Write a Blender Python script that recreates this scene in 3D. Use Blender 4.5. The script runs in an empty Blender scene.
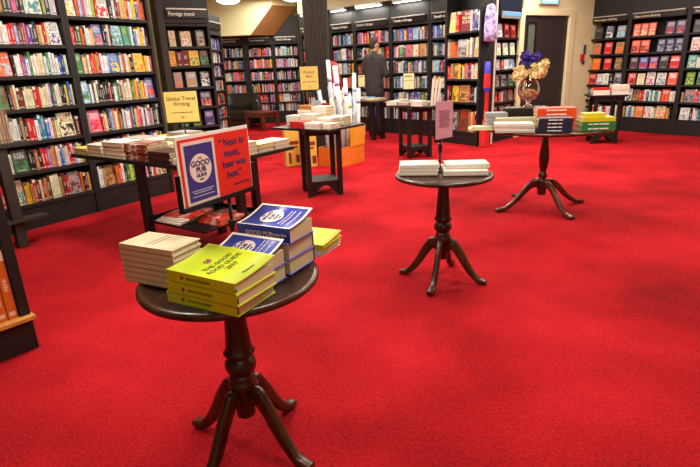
import bpy, math, random
from mathutils import Vector, Matrix
random.seed(11)
SC = bpy.context.scene
COL = SC.collection
R = math.radians
PI = math.pi

# ------------------------------------------------------------------ helpers
def lin(h):
    h = h.lstrip('#')
    out = []
    for i in (0, 2, 4):
        c = int(h[i:i+2], 16) / 255
        out.append(c / 12.92 if c <= .04045 else ((c + .055) / 1.055) ** 2.4)
    return tuple(out)

PAL = dict(k=('black', '17161a'), d=('dark grey', '3b3a3e'), w=('white', 'dfe3de'), c=('cream', 'd8d0ac'),
           r=('red', 'c81d1c'), o=('orange', 'e0661c'), y=('yellow', 'e8c02a'), g=('green', '3f7d3e'),
           t=('teal', '2f8b8c'), b=('blue', '2a5fae'), n=('navy', '232a58'), s=('pale blue', '9cc3dc'),
           p=('pink', 'd8648a'), m=('maroon', '6e1f22'), v=('violet', '6a4a96'), a=('tan', 'b98b54'),
           l=('lime', 'b3c43a'), e=('grey', '8d9096'), u=('brown', '6b3f22'), x=('coral', 'e05a48'))
def C(code): return lin(PAL[code][1])
ORD = ['first', 'second', 'third', 'fourth', 'fifth', 'sixth', 'seventh', 'eighth', 'ninth', 'tenth', 'eleventh',
       'twelfth', 'thirteenth', 'fourteenth', 'fifteenth', 'sixteenth', 'seventeenth', 'eighteenth', 'nineteenth',
       'twentieth', 'twenty-first', 'twenty-second', 'twenty-third', 'twenty-fourth', 'twenty-fifth', 'twenty-sixth',
       'twenty-seventh', 'twenty-eighth', 'twenty-ninth', 'thirtieth', 'thirty-first', 'thirty-second', 'thirty-third',
       'thirty-fourth', 'thirty-fifth', 'thirty-sixth', 'thirty-seventh', 'thirty-eighth', 'thirty-ninth', 'fortieth']

def tag(o, label=None, cat=None, group=None, kind=None):
    if label: o['label'] = label
    if cat: o['category'] = cat
    if group: o['group'] = group
    if kind: o['kind'] = kind
    return o

def empty(name, label, cat, M=None, group=None):
    o = bpy.data.objects.new(name, None)
    COL.objects.link(o)
    o.empty_display_size = .1
    if M is not None: o.matrix_world = M
    return tag(o, label, cat, group)

def TR(x, y, z=0, rz=0):
    return Matrix.Translation((x, y, z)) @ Matrix.Rotation(R(rz), 4, 'Z')

class MB:
    def __init__(s): s.v = []; s.f = []; s.m = []; s.uv = []; s.c = []; s.sm = []
    def face(s, idx, m=0, uv=None, c=None, sm=False):
        s.f.append(tuple(idx)); s.m.append(m); s.sm.append(sm)
        s.uv.append(uv or [(0, 0)] * len(idx)); s.c.append(c)
    def quad(s, p, m=0, c=None, uv=((0, 0), (1, 0), (1, 1), (0, 1))):
        b = len(s.v); s.v += [tuple(q) for q in p]; s.face(range(b, b + len(p)), m, list(uv)[:len(p)], c)
    def box(s, x0, x1, y0, y1, z0, z1, m=0, M=None, c=None, mf=None):
        """mf: dict face -> material for faces 'x-','x+','y-','y+','z-','z+'"""
        P = [Vector(q) for q in ((x0, y0, z0), (x1, y0, z0), (x1, y1, z0), (x0, y1, z0), (x0, y0, z1), (x1, y0, z1), (x1, y1, z1), (x0, y1, z1))]
        if M is not None: P = [M @ q for q in P]
        b = len(s.v); s.v += [tuple(q) for q in P]
        for key, q in (('z-', (0, 3, 2, 1)), ('z+', (4, 5, 6, 7)), ('y-', (0, 1, 5, 4)), ('x+', (1, 2, 6, 5)), ('y+', (2, 3, 7, 6)), ('x-', (3, 0, 4, 7))):
            s.face([b + i for i in q], (mf or {}).get(key, m), [(0, 0), (1, 0), (1, 1), (0, 1)], c)
    def prism(s, pts, z0, z1, m=0, M=None):
        """pts: polygon (x,y) counter-clockwise, extruded along z"""
        n = len(pts); b = len(s.v)
        P = [Vector((x, y, z0)) for x, y in pts] + [Vector((x, y, z1)) for x, y in pts]
        if M is not None: P = [M @ q for q in P]
        s.v += [tuple(q) for q in P]
        s.face([b + i for i in reversed(range(n))], m); s.face([b + n + i for i in range(n)], m)
        for i in range(n):
            j = (i + 1) % n
            s.face((b + i, b + j, b + n + j, b + n + i), m)
    def lathe(s, prof, n=40, m=0, M=None, cap=True):
        b = len(s.v)
        for r, z in prof:
            for i in range(n):
                a = 2 * PI * i / n
                q = Vector((r * math.cos(a), r * math.sin(a), z))
                s.v.append(tuple(M @ q if M is not None else q))
        for k in range(len(prof) - 1):
            for i in range(n):
                j = (i + 1) % n
                s.face((b + k*n + i, b + k*n + j, b + (k+1)*n + j, b + (k+1)*n + i), m, sm=True)
        if cap:
            s.face([b + i for i in reversed(range(n))], m)
            s.face([b + (len(prof) - 1) * n + i for i in range(n)], m)
    def tube(s, pts, rad, n=10, m=0, sq=None):
        """swept tube; rad list or number; sq=(w list,h list) gives a rounded-rectangle section with the
        width axis horizontal"""
        pts = [Vector(p) for p in pts]; b = len(s.v); N = len(pts)
        for k, p in enumerate(pts):
            t = (pts[min(k + 1, N - 1)] - pts[max(k - 1, 0)]).normalized()
            ref = Vector((0, 0, 1)) if abs(t.z) < .95 else Vector((1, 0, 0))
            if sq: ref = Vector(sq[2])
            a = t.cross(ref).normalized() if not sq else ref.normalized()
            bb = a.cross(t).normalized()
            for i in range(n):
                an = 2 * PI * (i + .5) / n
                ca, sa = math.cos(an), math.sin(an)
                if sq:
                    e = .55
                    ca = math.copysign(abs(ca) ** e, ca); sa = math.copysign(abs(sa) ** e, sa)
                    q = p + a * ca * sq[0][k] / 2 + bb * sa * sq[1][k] / 2
                else:
                    r = rad[k] if isinstance(rad, (list, tuple)) else rad
                    q = p + a * ca * r + bb * sa * r
                s.v.append(tuple(q))
        for k in range(N - 1):
            for i in range(n):
                j = (i + 1) % n
                s.face((b + k*n + i, b + k*n + j, b + (k+1)*n + j, b + (k+1)*n + i), m, sm=True)
        s.face([b + i for i in reversed(range(n))], m)
        s.face([b + (N - 1) * n + i for i in range(n)], m)
    def ball(s, c, rx, ry=None, rz=None, n=14, m=0, M=None, amp=0, seed=0):
        ry = ry or rx; rz = rz or rx; b = len(s.v); k = n // 2; rn = random.Random(seed)
        for i in range(k + 1):
            th = PI * i / k
            for j in range(n):
                ph = 2 * PI * j / n
                w = 1 + (rn.random() - .5) * amp
                q = Vector((c[0] + rx * w * math.sin(th) * math.cos(ph), c[1] + ry * w * math.sin(th) * math.sin(ph), c[2] + rz * w * math.cos(th)))
                s.v.append(tuple(M @ q if M is not None else q))
        for i in range(k):
            for j in range(n):
                jj = (j + 1) % n
                s.face((b + i*n + j, b + (i+1)*n + j, b + (i+1)*n + jj, b + i*n + jj), m, sm=True)
    def mesh(s, name, mats):
        me = bpy.data.meshes.new(name)
        me.from_pydata(s.v, [], s.f)
        for mt in mats: me.materials.append(mt)
        me.polygons.foreach_set('material_index', s.m)
        me.polygons.foreach_set('use_smooth', s.sm)
        ul = me.uv_layers.new(name='UVMap')
        flat = [c for u in s.uv for p in u for c in p]
        ul.data.foreach_set('uv', flat)
        if any(c is not None for c in s.c):
            ca = me.color_attributes.new('Col', 'FLOAT_COLOR', 'CORNER')
            buf = []
            for f, c in zip(s.f, s.c):
                c = c or (1, 1, 1)
                buf += [c[0], c[1], c[2], c[3] if len(c) > 3 else 1] * len(f)
            ca.data.foreach_set('color', buf)
        me.validate(); me.update()
        return me
    def build(s, name, mats, parent=None, M=None, bevel=0, kind=None):
        if not isinstance(mats, (list, tuple)): mats = [mats]
        o = bpy.data.objects.new(name, s.mesh(name, mats))
        COL.objects.link(o)
        if parent: o.parent = parent
        if M is not None:
            if parent: o.matrix_local = M
            else: o.matrix_world = M
        if bevel:
            b = o.modifiers.new('bevel', 'BEVEL'); b.width = bevel; b.segments = 2; b.limit_method = 'ANGLE'
        if kind: o['kind'] = kind
        return o

# ------------------------------------------------------------------ materials
class NT:
    def __init__(s, name, rough=.6, spec=.5, metal=0):
        s.m = bpy.data.materials.new(name); s.m.use_nodes = True
        s.t = s.m.node_tree; s.b = s.t.nodes['Principled BSDF']
        s.b.inputs['Roughness'].default_value = rough
        s.b.inputs['Metallic'].default_value = metal
        s.b.inputs['Specular IOR Level'].default_value = spec
    def n(s, t, **k):
        x = s.t.nodes.new(t)
        for a, b in k.items(): setattr(x, a, b)
        return x
    def l(s, a, b): s.t.links.new(a, b)
    def put(s, sock, v):
        if hasattr(v, 'is_output'): s.l(v, sock)
        else:
            if sock.type == 'RGBA' and len(v) == 3: v = (*v, 1)
            sock.default_value = v
    def math(s, op, a, b=0, c=None):
        x = s.n('ShaderNodeMath', operation=op)
        s.put(x.inputs[0], a); s.put(x.inputs[1], b)
        if c is not None: s.put(x.inputs[2], c)
        return x.outputs[0]
    def mul(s, *a):
        r = a[0]
        for q in a[1:]: r = s.math('MULTIPLY', r, q)
        return r
    def gt(s, a, b): return s.math('GREATER_THAN', a, b)
    def lt(s, a, b): return s.math('LESS_THAN', a, b)
    def mix(s, f, a, b, mode='MIX'):
        x = s.n('ShaderNodeMix', data_type='RGBA', blend_type=mode)
        s.put(x.inputs['Factor'], f); s.put(x.inputs[6], a); s.put(x.inputs[7], b)
        return x.outputs[2]
    def noise(s, vec, scale, detail=3, rough=.5, dim='3D', w=None):
        x = s.n('ShaderNodeTexNoise', noise_dimensions=dim)
        if vec is not None: s.l(vec, x.inputs['Vector'])
        if w is not None: s.put(x.inputs['W'], w)
        x.inputs['Scale'].default_value = scale; x.inputs['Detail'].default_value = detail; x.inputs['Roughness'].default_value = rough
        return x
    def ramp(s, f, stops):
        x = s.n('ShaderNodeValToRGB'); s.l(f, x.inputs[0]); e = x.color_ramp.elements
        while len(e) < len(stops): e.new(.5)
        for q, (p, c) in zip(e, stops): q.position = p; q.color = (*c, 1)
        return x.outputs[0]
    def coord(s, what='Object'): return s.n('ShaderNodeTexCoord').outputs[what]
    def bump(s, h, st=.2, d=.01):
        x = s.n('ShaderNodeBump'); x.inputs['Strength'].default_value = st; x.inputs['Distance'].default_value = d
        s.l(h, x.inputs['Height']); s.l(x.outputs[0], s.b.inputs['Normal'])
    def col(s, v): s.put(s.b.inputs['Base Color'], v)

def plain(name, hexc, rough=.6, var=.12, scale=30, spec=.5, metal=0, bump=0):
    t = NT(name, rough, spec, metal); c = lin(hexc)
    nz = t.noise(t.coord(), scale)
    t.col(t.ramp(nz.outputs[0], [(.3, tuple(q * (1 - var) for q in c)), (.7, tuple(min(1, q * (1 + var)) for q in c))]))
    if bump: t.bump(nz.outputs[0], bump)
    return t.m

def wood(name, dark, light, rough=.35, scale=(3, 3, 40)):
    t = NT(name, rough)
    mp = t.n('ShaderNodeMapping'); t.l(t.coord(), mp.inputs[0]); mp.inputs['Scale'].default_value = scale
    nz = t.noise(mp.outputs[0], 2.2, 5, .6)
    n2 = t.noise(t.coord(), 60, 2)
    f = t.math('ADD', t.mul(nz.outputs[0], .8), t.mul(n2.outputs[0], .2))
    t.col(t.ramp(f, [(.32, lin(dark)), (.68, lin(light))]))
    t.bump(n2.outputs[0], .08, .003)
    return t.m

def carpet():
    t = NT('carpet_red', .95, .1)
    co = t.coord()
    n1 = t.noise(co, 1.3, 3); n2 = t.noise(co, 240, 2, .7); n3 = t.noise(co, 75, 4, .65)
    f = t.math('ADD', t.mul(n1.outputs[0], .35), t.math('ADD', t.mul(n3.outputs[0], .35), t.mul(n2.outputs[0], .3)))
    base = t.ramp(f, [(.36, lin('5a0c10')), (.5, lin('aa151d')), (.64, lin('d4272f'))])
    n4 = t.noise(co, 2.6, 6, .75)
    st = t.math('MULTIPLY', t.gt(n4.outputs[0], .69), .45)
    t.col(t.mix(st, base, lin('4d080c')))
    t.bump(t.math('ADD', n2.outputs[0], n3.outputs[0]), .7, .012)
    return t.m

def spine_mat(name, attr):
    """book spine: c1 ground, c2 lettering and bands"""
    t = NT(name, .45)
    if attr:
        a = t.n('ShaderNodeAttribute', attribute_name='Col'); c1 = a.outputs['Color']; rnd = a.outputs['Alpha']
        lum = t.n('ShaderNodeRGBToBW'); t.l(c1, lum.inputs[0])
        c2 = t.mix(t.gt(lum.outputs[0], .22), (.8, .78, .7), (.03, .03, .05))
    else:
        oi = t.n('ShaderNodeObjectInfo'); c1 = oi.outputs['Color']; rnd = oi.outputs['Random']
        c2 = t.n('ShaderNodeAttribute', attribute_type='OBJECT', attribute_name='c2').outputs['Color']
    uv = t.n('ShaderNodeSeparateXYZ'); t.l(t.coord('UV'), uv.inputs[0])
    u, v = uv.outputs[0], uv.outputs[1]
    cu = t.math('ABSOLUTE', t.math('SUBTRACT', u, .5))
    nz = t.noise(None, 1, 1, .5, '1D', t.math('ADD', t.mul(v, 60), t.mul(rnd, 531)))
    top = t.math('ADD', .55, t.mul(rnd, .35)); bot = t.math('ADD', .18, t.mul(t.math('FRACT', t.mul(rnd, 13)), .3))
    let = t.mul(t.gt(nz.outputs[0], .47), t.lt(cu, .2), t.lt(v, top), t.gt(v, bot))
    logo = t.mul(t.gt(v, .05), t.lt(v, .11), t.lt(cu, .3))
    band = t.mul(t.gt(v, .86), t.gt(t.math('FRACT', t.mul(rnd, 7.3)), .72))
    f = t.math('MINIMUM', t.math('ADD', t.mul(t.math('ADD', let, logo), .6), band), .85)
    t.col(t.mix(f, c1, c2))
    return t.m

def cover_mat():
    """printed front cover: title lines in c2 over c1, and a loose picture in the lower half"""
    t = NT('book_front_cover', .4)
    oi = t.n('ShaderNodeObjectInfo'); c1 = oi.outputs['Color']; rnd = oi.outputs['Random']; style = oi.outputs['Alpha']
    c2 = t.n('ShaderNodeAttribute', attribute_type='OBJECT', attribute_name='c2').outputs['Color']
    c3 = t.n('ShaderNodeAttribute', attribute_type='OBJECT', attribute_name='c3').outputs['Color']
    uvo = t.coord('UV'); uv = t.n('ShaderNodeSeparateXYZ'); t.l(uvo, uv.inputs[0]); u, v = uv.outputs[0], uv.outputs[1]
    cu = t.math('ABSOLUTE', t.math('SUBTRACT', u, .5))
    rows = t.mul(v, 17)
    nz = t.noise(None, 1, 1, .5, '1D', t.math('ADD', t.mul(u, 19), t.math('ADD', t.mul(t.math('FLOOR', rows), 17.7), t.mul(rnd, 431))))
    let = t.mul(t.gt(t.math('FRACT', rows), .45), t.gt(nz.outputs[0], .46), t.lt(cu, .36), t.gt(v, .62), t.lt(v, .9))
    line = t.mul(t.gt(t.math('FRACT', t.mul(v, 20)), .55), t.lt(v, .13), t.gt(v, .06), t.lt(cu, .3))
    cmb = t.n('ShaderNodeCombineXYZ'); t.put(cmb.inputs[0], t.mul(u, 1.0)); t.put(cmb.inputs[1], t.mul(v, 1.4)); t.put(cmb.inputs[2], t.mul(rnd, 97))
    pn = t.noise(cmb.outputs[0], 3.4, 5, .6)
    pic = t.mul(t.gt(pn.outputs[0], .5), t.lt(v, .52), t.gt(v, .04), t.lt(cu, .44), t.gt(style, .3))
    base = t.mix(pic, c1, c3)
    pn2 = t.noise(cmb.outputs[0], 7, 4, .6)
    pic2 = t.mul(t.gt(pn2.outputs[0], .58), t.gt(style, .6), t.lt(cu, .45))
    base = t.mix(pic2, base, c3)
    f = t.math('MINIMUM', t.math('ADD', let, line), .92)
    t.col(t.mix(f, base, c2))
    return t.m

def pages_mat():
    t = NT('book_pages', .85)
    co = t.coord()
    s = t.n('ShaderNodeSeparateXYZ'); t.l(co, s.inputs[0])
    w = t.noise(None, 1, 2, .6, '1D', t.mul(t.math('ADD', s.outputs[2], t.mul(s.outputs[0], .0)), 900))
    t.col(t.ramp(w.outputs[0], [(.3, lin('a8946a')), (.7, lin('dccda6'))]))
    return t.m

M_carpet = carpet()
M_wall = plain('painted_wall_cream', 'd6cfa4', .8, .04, 4)
M_ceil = plain('ceiling_paint_cream', 'd9d4aa', .85, .03, 4)
M_shelf = wood('black_stained_wood', '060505', '100d0b', .6, (4, 4, 30))
M_black = plain('satin_black_paint', '0d0a09', .45, .25, 40)
M_post = wood('black_fluted_wood', '15110f', '33291f', .55, (30, 30, 1))
M_door = plain('black_door_paint', '26201f', .5, .08, 60)
M_frame = plain('door_frame_cream', 'd6cba0', .5, .04, 8)
M_walnut = wood('dark_walnut', '170c06', '4e2e18', .3, (6, 6, 1.5))
M_mahog = wood('mahogany', '2a120b', '6b3119', .28, (6, 6, 1.5))
M_oak = wood('oak_ledge', '9a6526', 'd2974a', .45, (8, 2, 8))
M_spine = spine_mat('book_spine', False)
M_spinefar = spine_mat('book_spine_far', True)
M_front = cover_mat()
M_pages = pages_mat()
M_metal = plain('black_metal', '121212', .35, .1, 50, .5, .3)
M_board = plain('sign_board_black', '121010', .3, .1, 20)
M_silver = plain('silver_trim', 'b9b6ae', .3, .05, 20, .5, .6)
M_white = plain('white_ink', 'f2f0ea', .6, .02, 5)
M_ink = plain('dark_ink', '1b1a20', .6, .02, 5)
M_leather = plain('black_leather', '1d1a18', .3, .3, 25, .5, 0, .15)
M_orange = plain('orange_carton', 'd8721c', .6, .1, 12)
M_amber = plain('amber_carton', 'd99a2a', .6, .1, 12)
M_soffit = plain('brown_soffit', '9a6a3c', .7, .06, 5)
def flat(name, hexc, rough=.5): return plain(name, hexc, rough, .03, 6)
M_creamcard = flat('cream_card', 'dcc06a', .5)
M_palecard = flat('pale_card', 'd9cf9c', .5)
def emis(name, col, st):
    t = NT(name); t.b.inputs['Emission Color'].default_value = (*col, 1); t.b.inputs['Emission Strength'].default_value = st
    t.col(col); return t.m
M_lamp = emis('lamp_glass_lit', (1, .93, .78), 6)
M_strip = emis('strip_lamp_lit', (1, .97, .9), 5)

def text(body, size, mat, name='lettering', parent=None, M=None, bold=0, sx=1, depth=.0006, align='CENTER', space=1, shear=0):
    if body.startswith('~'):          # print too small to read in the photo: word-length strokes
        m = MB(); lines = body[1:].split('\n')
        for q, ln_ in enumerate(lines):
            y_ = ((len(lines) - 1) / 2 - q) * size; tot = sum(len(w_) + .7 for w_ in ln_.split()) * size * .5 * sx; x_ = -tot / 2
            for w_ in ln_.split():
                wd = len(w_) * size * .5 * sx; m.box(x_, x_ + wd, y_ - size * .2, y_ + size * .22, 0, depth); x_ += wd + .35 * size * sx
        return m.build(name, mat, parent, M)
    cu = bpy.data.curves.new(name, 'FONT'); cu.body = body; cu.size = size
    cu.align_x = align; cu.align_y = 'CENTER'; cu.offset = bold; cu.extrude = depth; cu.space_character = space
    cu.space_line = .95; cu.shear = shear; cu.resolution_u = 3
    tmp = bpy.data.objects.new(name, cu)
    me = bpy.data.meshes.new_from_object(tmp)
    bpy.data.objects.remove(tmp); bpy.data.curves.remove(cu)
    for v in me.vertices: v.co.x *= sx
    me.materials.clear(); me.materials.append(mat)
    o = bpy.data.objects.new(name, me); COL.objects.link(o)
    if parent: o.parent = parent
    if M is not None: o.matrix_local = M
    return o
UP = Matrix.Rotation(PI / 2, 4, 'X')     # lay text in the x-z plane, facing -y

def on_bow(o, x, y, zc):
    """lay flat lettering or marks on a bowed cover, reading from the spine towards the fore edge"""
    for v in o.data.vertices:
        px_, py_ = x - v.co.y, y + v.co.x
        v.co = (px_, py_, zc(py_) + .0006 + v.co.z)
    o.matrix_local = Matrix.Identity(4)
    return o

# ------------------------------------------------------------------ camera
f, pit, rol, H = 513, R(18.1), R(2.3), 1.35
fw = Vector((0, math.cos(pit), -math.sin(pit))); u0 = Vector((0, math.sin(pit), math.cos(pit))); r0 = Vector((1, 0, 0))
rt = r0 * math.cos(rol) - u0 * math.sin(rol); up = u0 * math.cos(rol) + r0 * math.sin(rol)
cam = bpy.data.objects.new('camera', bpy.data.cameras.new('camera')); COL.objects.link(cam)
cam.data.sensor_width = 36; cam.data.lens = f * 36 / 700; cam.data.clip_start = .05
mw = Matrix((rt, up, -fw)).transposed().to_4x4(); mw.translation = (0, 0, H)
cam.matrix_world = mw
SC.camera = cam

# ------------------------------------------------------------------ the room shell
def slab(name, pts, z0, z1, mat):
    m = MB(); m.prism(pts, z0, z1); o = m.build(name, mat); o['kind'] = 'structure'; return o
CEIL = 2.95
slab('floor', [(-8, -2.6), (10.5, -2.6), (10.5, 15.5), (-8, 15.5)], -.1, 0, M_carpet)
slab('ceiling', [(-8, -2.6), (10.5, -2.6), (10.5, 15.5), (-8, 15.5)], CEIL, CEIL + .1, M_ceil)
def wall(name, a, b, th=.1, z0=0, z1=CEIL, mat=None):
    """a -> b with the room on the left-hand side"""
    a = Vector(a); b = Vector(b); d = (b - a).normalized(); n = Vector((d.y, -d.x)) * th
    return slab(name, [tuple(a), tuple(a + n), tuple(b + n), tuple(b)], z0, z1, mat or M_wall)
du = Vector((.549, .836)); nu = Vector((.836, -.549))         # left bookcase run, normal into the room
Aorg = Vector((-2.60, 5.205))
wl0 = Aorg - du * 6.2 - nu * .34; wl1 = Aorg + du * .96 - nu * .34
wall('wall_left', wl1, wl0)
wall('wall_left_return', (-3.0, 7.72), wl1)
wall('wall_left_back', (-3.0, 14.4), (-3.0, 7.72)) if False else None
wall('wall_alcove', (-2.2, 7.98), (-4.0, 7.72))
wall('wall_side', (-3.95, 14.4), (-3.75, 7.8))
wall('wall_back', (-.6, 14.4), (-4.1, 14.4))
gd = Vector((.71, -.704)); gn = Vector((-.704, -.71)); G0 = Vector((1.78, 9.80))
wall('wall_travel', G0 + gd * .95 - gn * .36, G0 - gd * 3.9 - gn * .36)
wall('wall_corner', G0 - gd * 3.9 - gn * .36, (-.6, 14.4))
wall('wall_umbrella', (3.12, 9.93), (2.2, 9.05))
wall('wall_door', (4.95, 10.42), (4.17, 9.98), mat=M_wall)
wall('wall_door_header', (4.17, 9.98), (3.09, 9.37), z0=2.1, mat=M_wall)
kd = Vector((.57, -.82)); kn = Vector((-.82, -.57)); K0 = Vector((5.14, 9.62))
wall('wall_right', K0 + kd * 6.5 - kn * .36, K0 - kd * .95 - kn * .36)
wall('wall_front', (-8, -2.5), (10.4, -2.5))
wall('wall_front_left', wl0, (-7.9, -2.5))
wall('wall_front_right', (10.4, -2.5), K0 + kd * 6.5 - kn * .36)

# door with vision panel and frame
dd = Vector((.875, .485)); dn = Vector((.485, -.875))
dang = math.degrees(math.atan2(dd.y, dd.x))
Md = TR(3.10, 9.385, 0, dang)
door = MB()
door.box(.02, .14, .03, .075, 0, 2.05); door.box(.34, 1.16, .03, .075, 0, 2.05); door.box(.14, .34, .03, .075, 0, 1.38); door.box(.14, .34, .03, .075, 1.93, 2.05)
dr = door.build('door_1', M_door, None, Md, .004); dr['kind'] = 'structure'
g = MB(); g.box(.14, .34, .048, .056, 1.38, 1.93)
tg = NT('wired_glass', .15); tg.col(lin('5a6058')); tg.b.inputs['Metallic'].default_value = .0
g.build('vision_pane', tg.m, dr)
b = MB(); b.box(.125, .15, .02, .03, 1.36, 1.95); b.box(.33, .355, .02, .03, 1.36, 1.95); b.box(.15, .33, .02, .03, 1.93, 1.95); b.box(.15, .33, .02, .03, 1.36, 1.38)
b.build('pane_bead', M_black, dr)
tr = MB()
tr.box(-.09, .02, -.02, .09, 0, 2.16); tr.box(1.16, 1.3, -.02, .09, 0, 2.16); tr.box(.02, 1.16, -.02, .09, 2.05, 2.16)
tr.box(1.3, 1.34, .0, .09, 0, 2.17)
o = tr.build('trim_1', M_frame, None, Md, .008); o['kind'] = 'structure'
# illuminated exit sign over the door
ex = empty('exit_sign', 'lit green and blue exit sign above the black door', 'sign', TR(3.10, 9.385, 0, dang))
m = MB(); m.box(.32, .78, -.06, .0, 2.22, 2.42); m.build('housing', M_silver, ex, None, .004)
m = MB(); m.box(.36, .74, -.064, -.06, 2.24, 2.4); m.build('lit_panel', emis('exit_panel_lit', (.18, .62, .68), 1.6), ex)
m = MB(); m.prism([(.5, 2.27), (.56, 2.27), (.58, 2.31), (.62, 2.27), (.66, 2.27), (.6, 2.35), (.52, 2.34)], .064, .068, 0, Matrix.Rotation(PI / 2, 4, 'X'))
m.build('running_figure', M_white, ex)
# fire call point on the wall
cp = empty('fire_call_point', 'small red and blue fire notice on the cream wall right of the door', 'alarm', TR(4.50, 10.155, 1.25, 29.5))
m = MB(); m.box(-.06, .03, -.03, 0, .02, .14); m.build('red_box', flat('alarm_red', 'b8221f'), cp, None, .004)
m = MB(); m.box(.0, .07, -.012, 0, -.04, .019); m.build('lower_notice', flat('notice_blue', '33406c'), cp)
m = MB(); m.box(.02, .08, -.012, 0, .141, .3); m.build('notice', flat('notice_blue', '33406c'), cp)

# stair soffit and bulkheads at the back
m = MB()
A_ = [(-3.7, 13.2, 2.14), (-2.19, 13.2, 2.14), (-1.62, 13.2, 2.78), (-1.62, 13.2, CEIL), (-3.7, 13.2, CEIL)]
B_ = [(x + .52, y + .48, z) if q in (1, 2, 3) else (x, y + .48, z) for q, (x, y, z) in enumerate(A_)]
b = len(m.v); m.v += A_ + B_
m.face((0, 1, 2, 3, 4), 1); m.face((9, 8, 7, 6, 5), 1); m.face((0, 5, 6, 1), 0); m.face((1, 6, 7, 2), 0); m.face((2, 7, 8, 3), 1); m.face((0, 4, 9, 5), 1)
o = m.build('trim_2', [M_soffit, M_wall]); o['kind'] = 'structure'
m = MB(); m.box(-3.8, -2.36, 13.9, 14.35, 2.14, CEIL); m.box(-2.36, -.7, 14.1, 14.35, 2.14, CEIL)
o = m.build('wall_bulkhead', M_wall); o['kind'] = 'structure'
# cream soffit boxing over the travel bookcases
m = MB(); m.box(-3.86, .95, -.02, .3, 2.5, CEIL)
Mg = Matrix.Translation((G0.x, G0.y, 0)) @ Matrix.Rotation(math.atan2(gd.y, gd.x), 4, 'Z')
o = m.build('trim_3', M_wall, None, Mg); o['kind'] = 'structure'
# slim white corner strip by the umbrellas
m = MB(); m.box(-.022, .022, -.03, .03, 0, 2.6); o = m.build('trim_4', flat('white_corner_strip', 'cfcabc'), None, TR(2.43, 8.72, 0, 45)); o['kind'] = 'structure'

# fluted column
m = MB(); cw = .175; nfl = 9; pts = []
for side in range(4):
    for i in range(nfl * 4):
        s_ = -cw + 2 * cw * i / (nfl * 4)
        dep = .012 * abs(math.sin(PI * nfl * (i / (nfl * 4))))
        a = Matrix.Rotation(side * PI / 2, 2)
        q = a @ Vector((s_, -cw - .012 + dep))
        pts.append((q.x, q.y))
m.prism(pts, 0, CEIL)
o = m.build('trim_5', M_post, None, TR(-.40, 8.45, 0, 4)); o['kind'] = 'structure'

# ------------------------------------------------------------------ books
def setc(o, c1, c2=None, c3=None, style=1.0):
    o.color = (*c1, style)
    lum = .3 * c1[0] + .6 * c1[1] + .1 * c1[2]
    if c2 is None: c2 = (.82, .8, .72) if lum < .2 else (.03, .03, .06)
    o['c2'] = tuple(c2)
    if c3 is None: c3 = tuple(.35 * q + .4 * random.random() for q in c1)
    o['c3'] = tuple(c3)

def book_mesh(w, d, h, name='book'):
    """standing book: spine on the -y side, front cover on the +x side; x 0..w, y 0..d, z 0..h"""
    m = MB(); t = min(.0025, w * .2)
    m.box(t * .5, w - t * .5, .002, d - .003, .002, h - .003, 2)
    m.box(0, t, 0, d, 0, h, 1); m.box(w - t, w, 0, d, 0, h, 1)
    m.box(0, w, 0, t, 0, h, 0)
    return m.mesh(name, [M_spine, M_front, M_pages])
def face_mesh(w, d, h, name='book'):
    """standing book turned front-out: cover on the -y side"""
    m = MB(); t = .002
    m.box(.003, w - .002, t * .5, d - t * .5, .003, h - .003, 2)
    m.box(0, w, 0, t, 0, h, 1); m.box(0, w, d - t, d, 0, h, 1)
    m.box(0, t, 0, d, 0, h, 0)
    return m.mesh(name, [M_spine, M_front, M_pages])

FAR = MB()
def cname(c): return PAL[c][0]
def far_row(M, x0, x1, z, hmax, seed, face=.06, warm=0):
    rn = random.Random(seed); x = x0
    pal = 'wwcckkrroybnsmpeadgv' + ('rroo' if warm else 'bbs')
    while x < x1 - .012:
        if rn.random() < face:
            w = rn.uniform(.1, .13); h = hmax * rn.uniform(.82, .95); y = .05
        else:
            w = rn.uniform(.014, .034); h = hmax * rn.uniform(.72, .93); y = .03 + rn.uniform(0, .02)
        if x + w > x1: w = x1 - x
        c = (*C(rn.choice(pal)), rn.random())
        FAR.box(x, x + w - .001, y, y + .13, z, z + h, 0, M, c, {'z+': 1})
        x += w
        if rn.random() < .03: x += rn.uniform(.02, .06)

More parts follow.
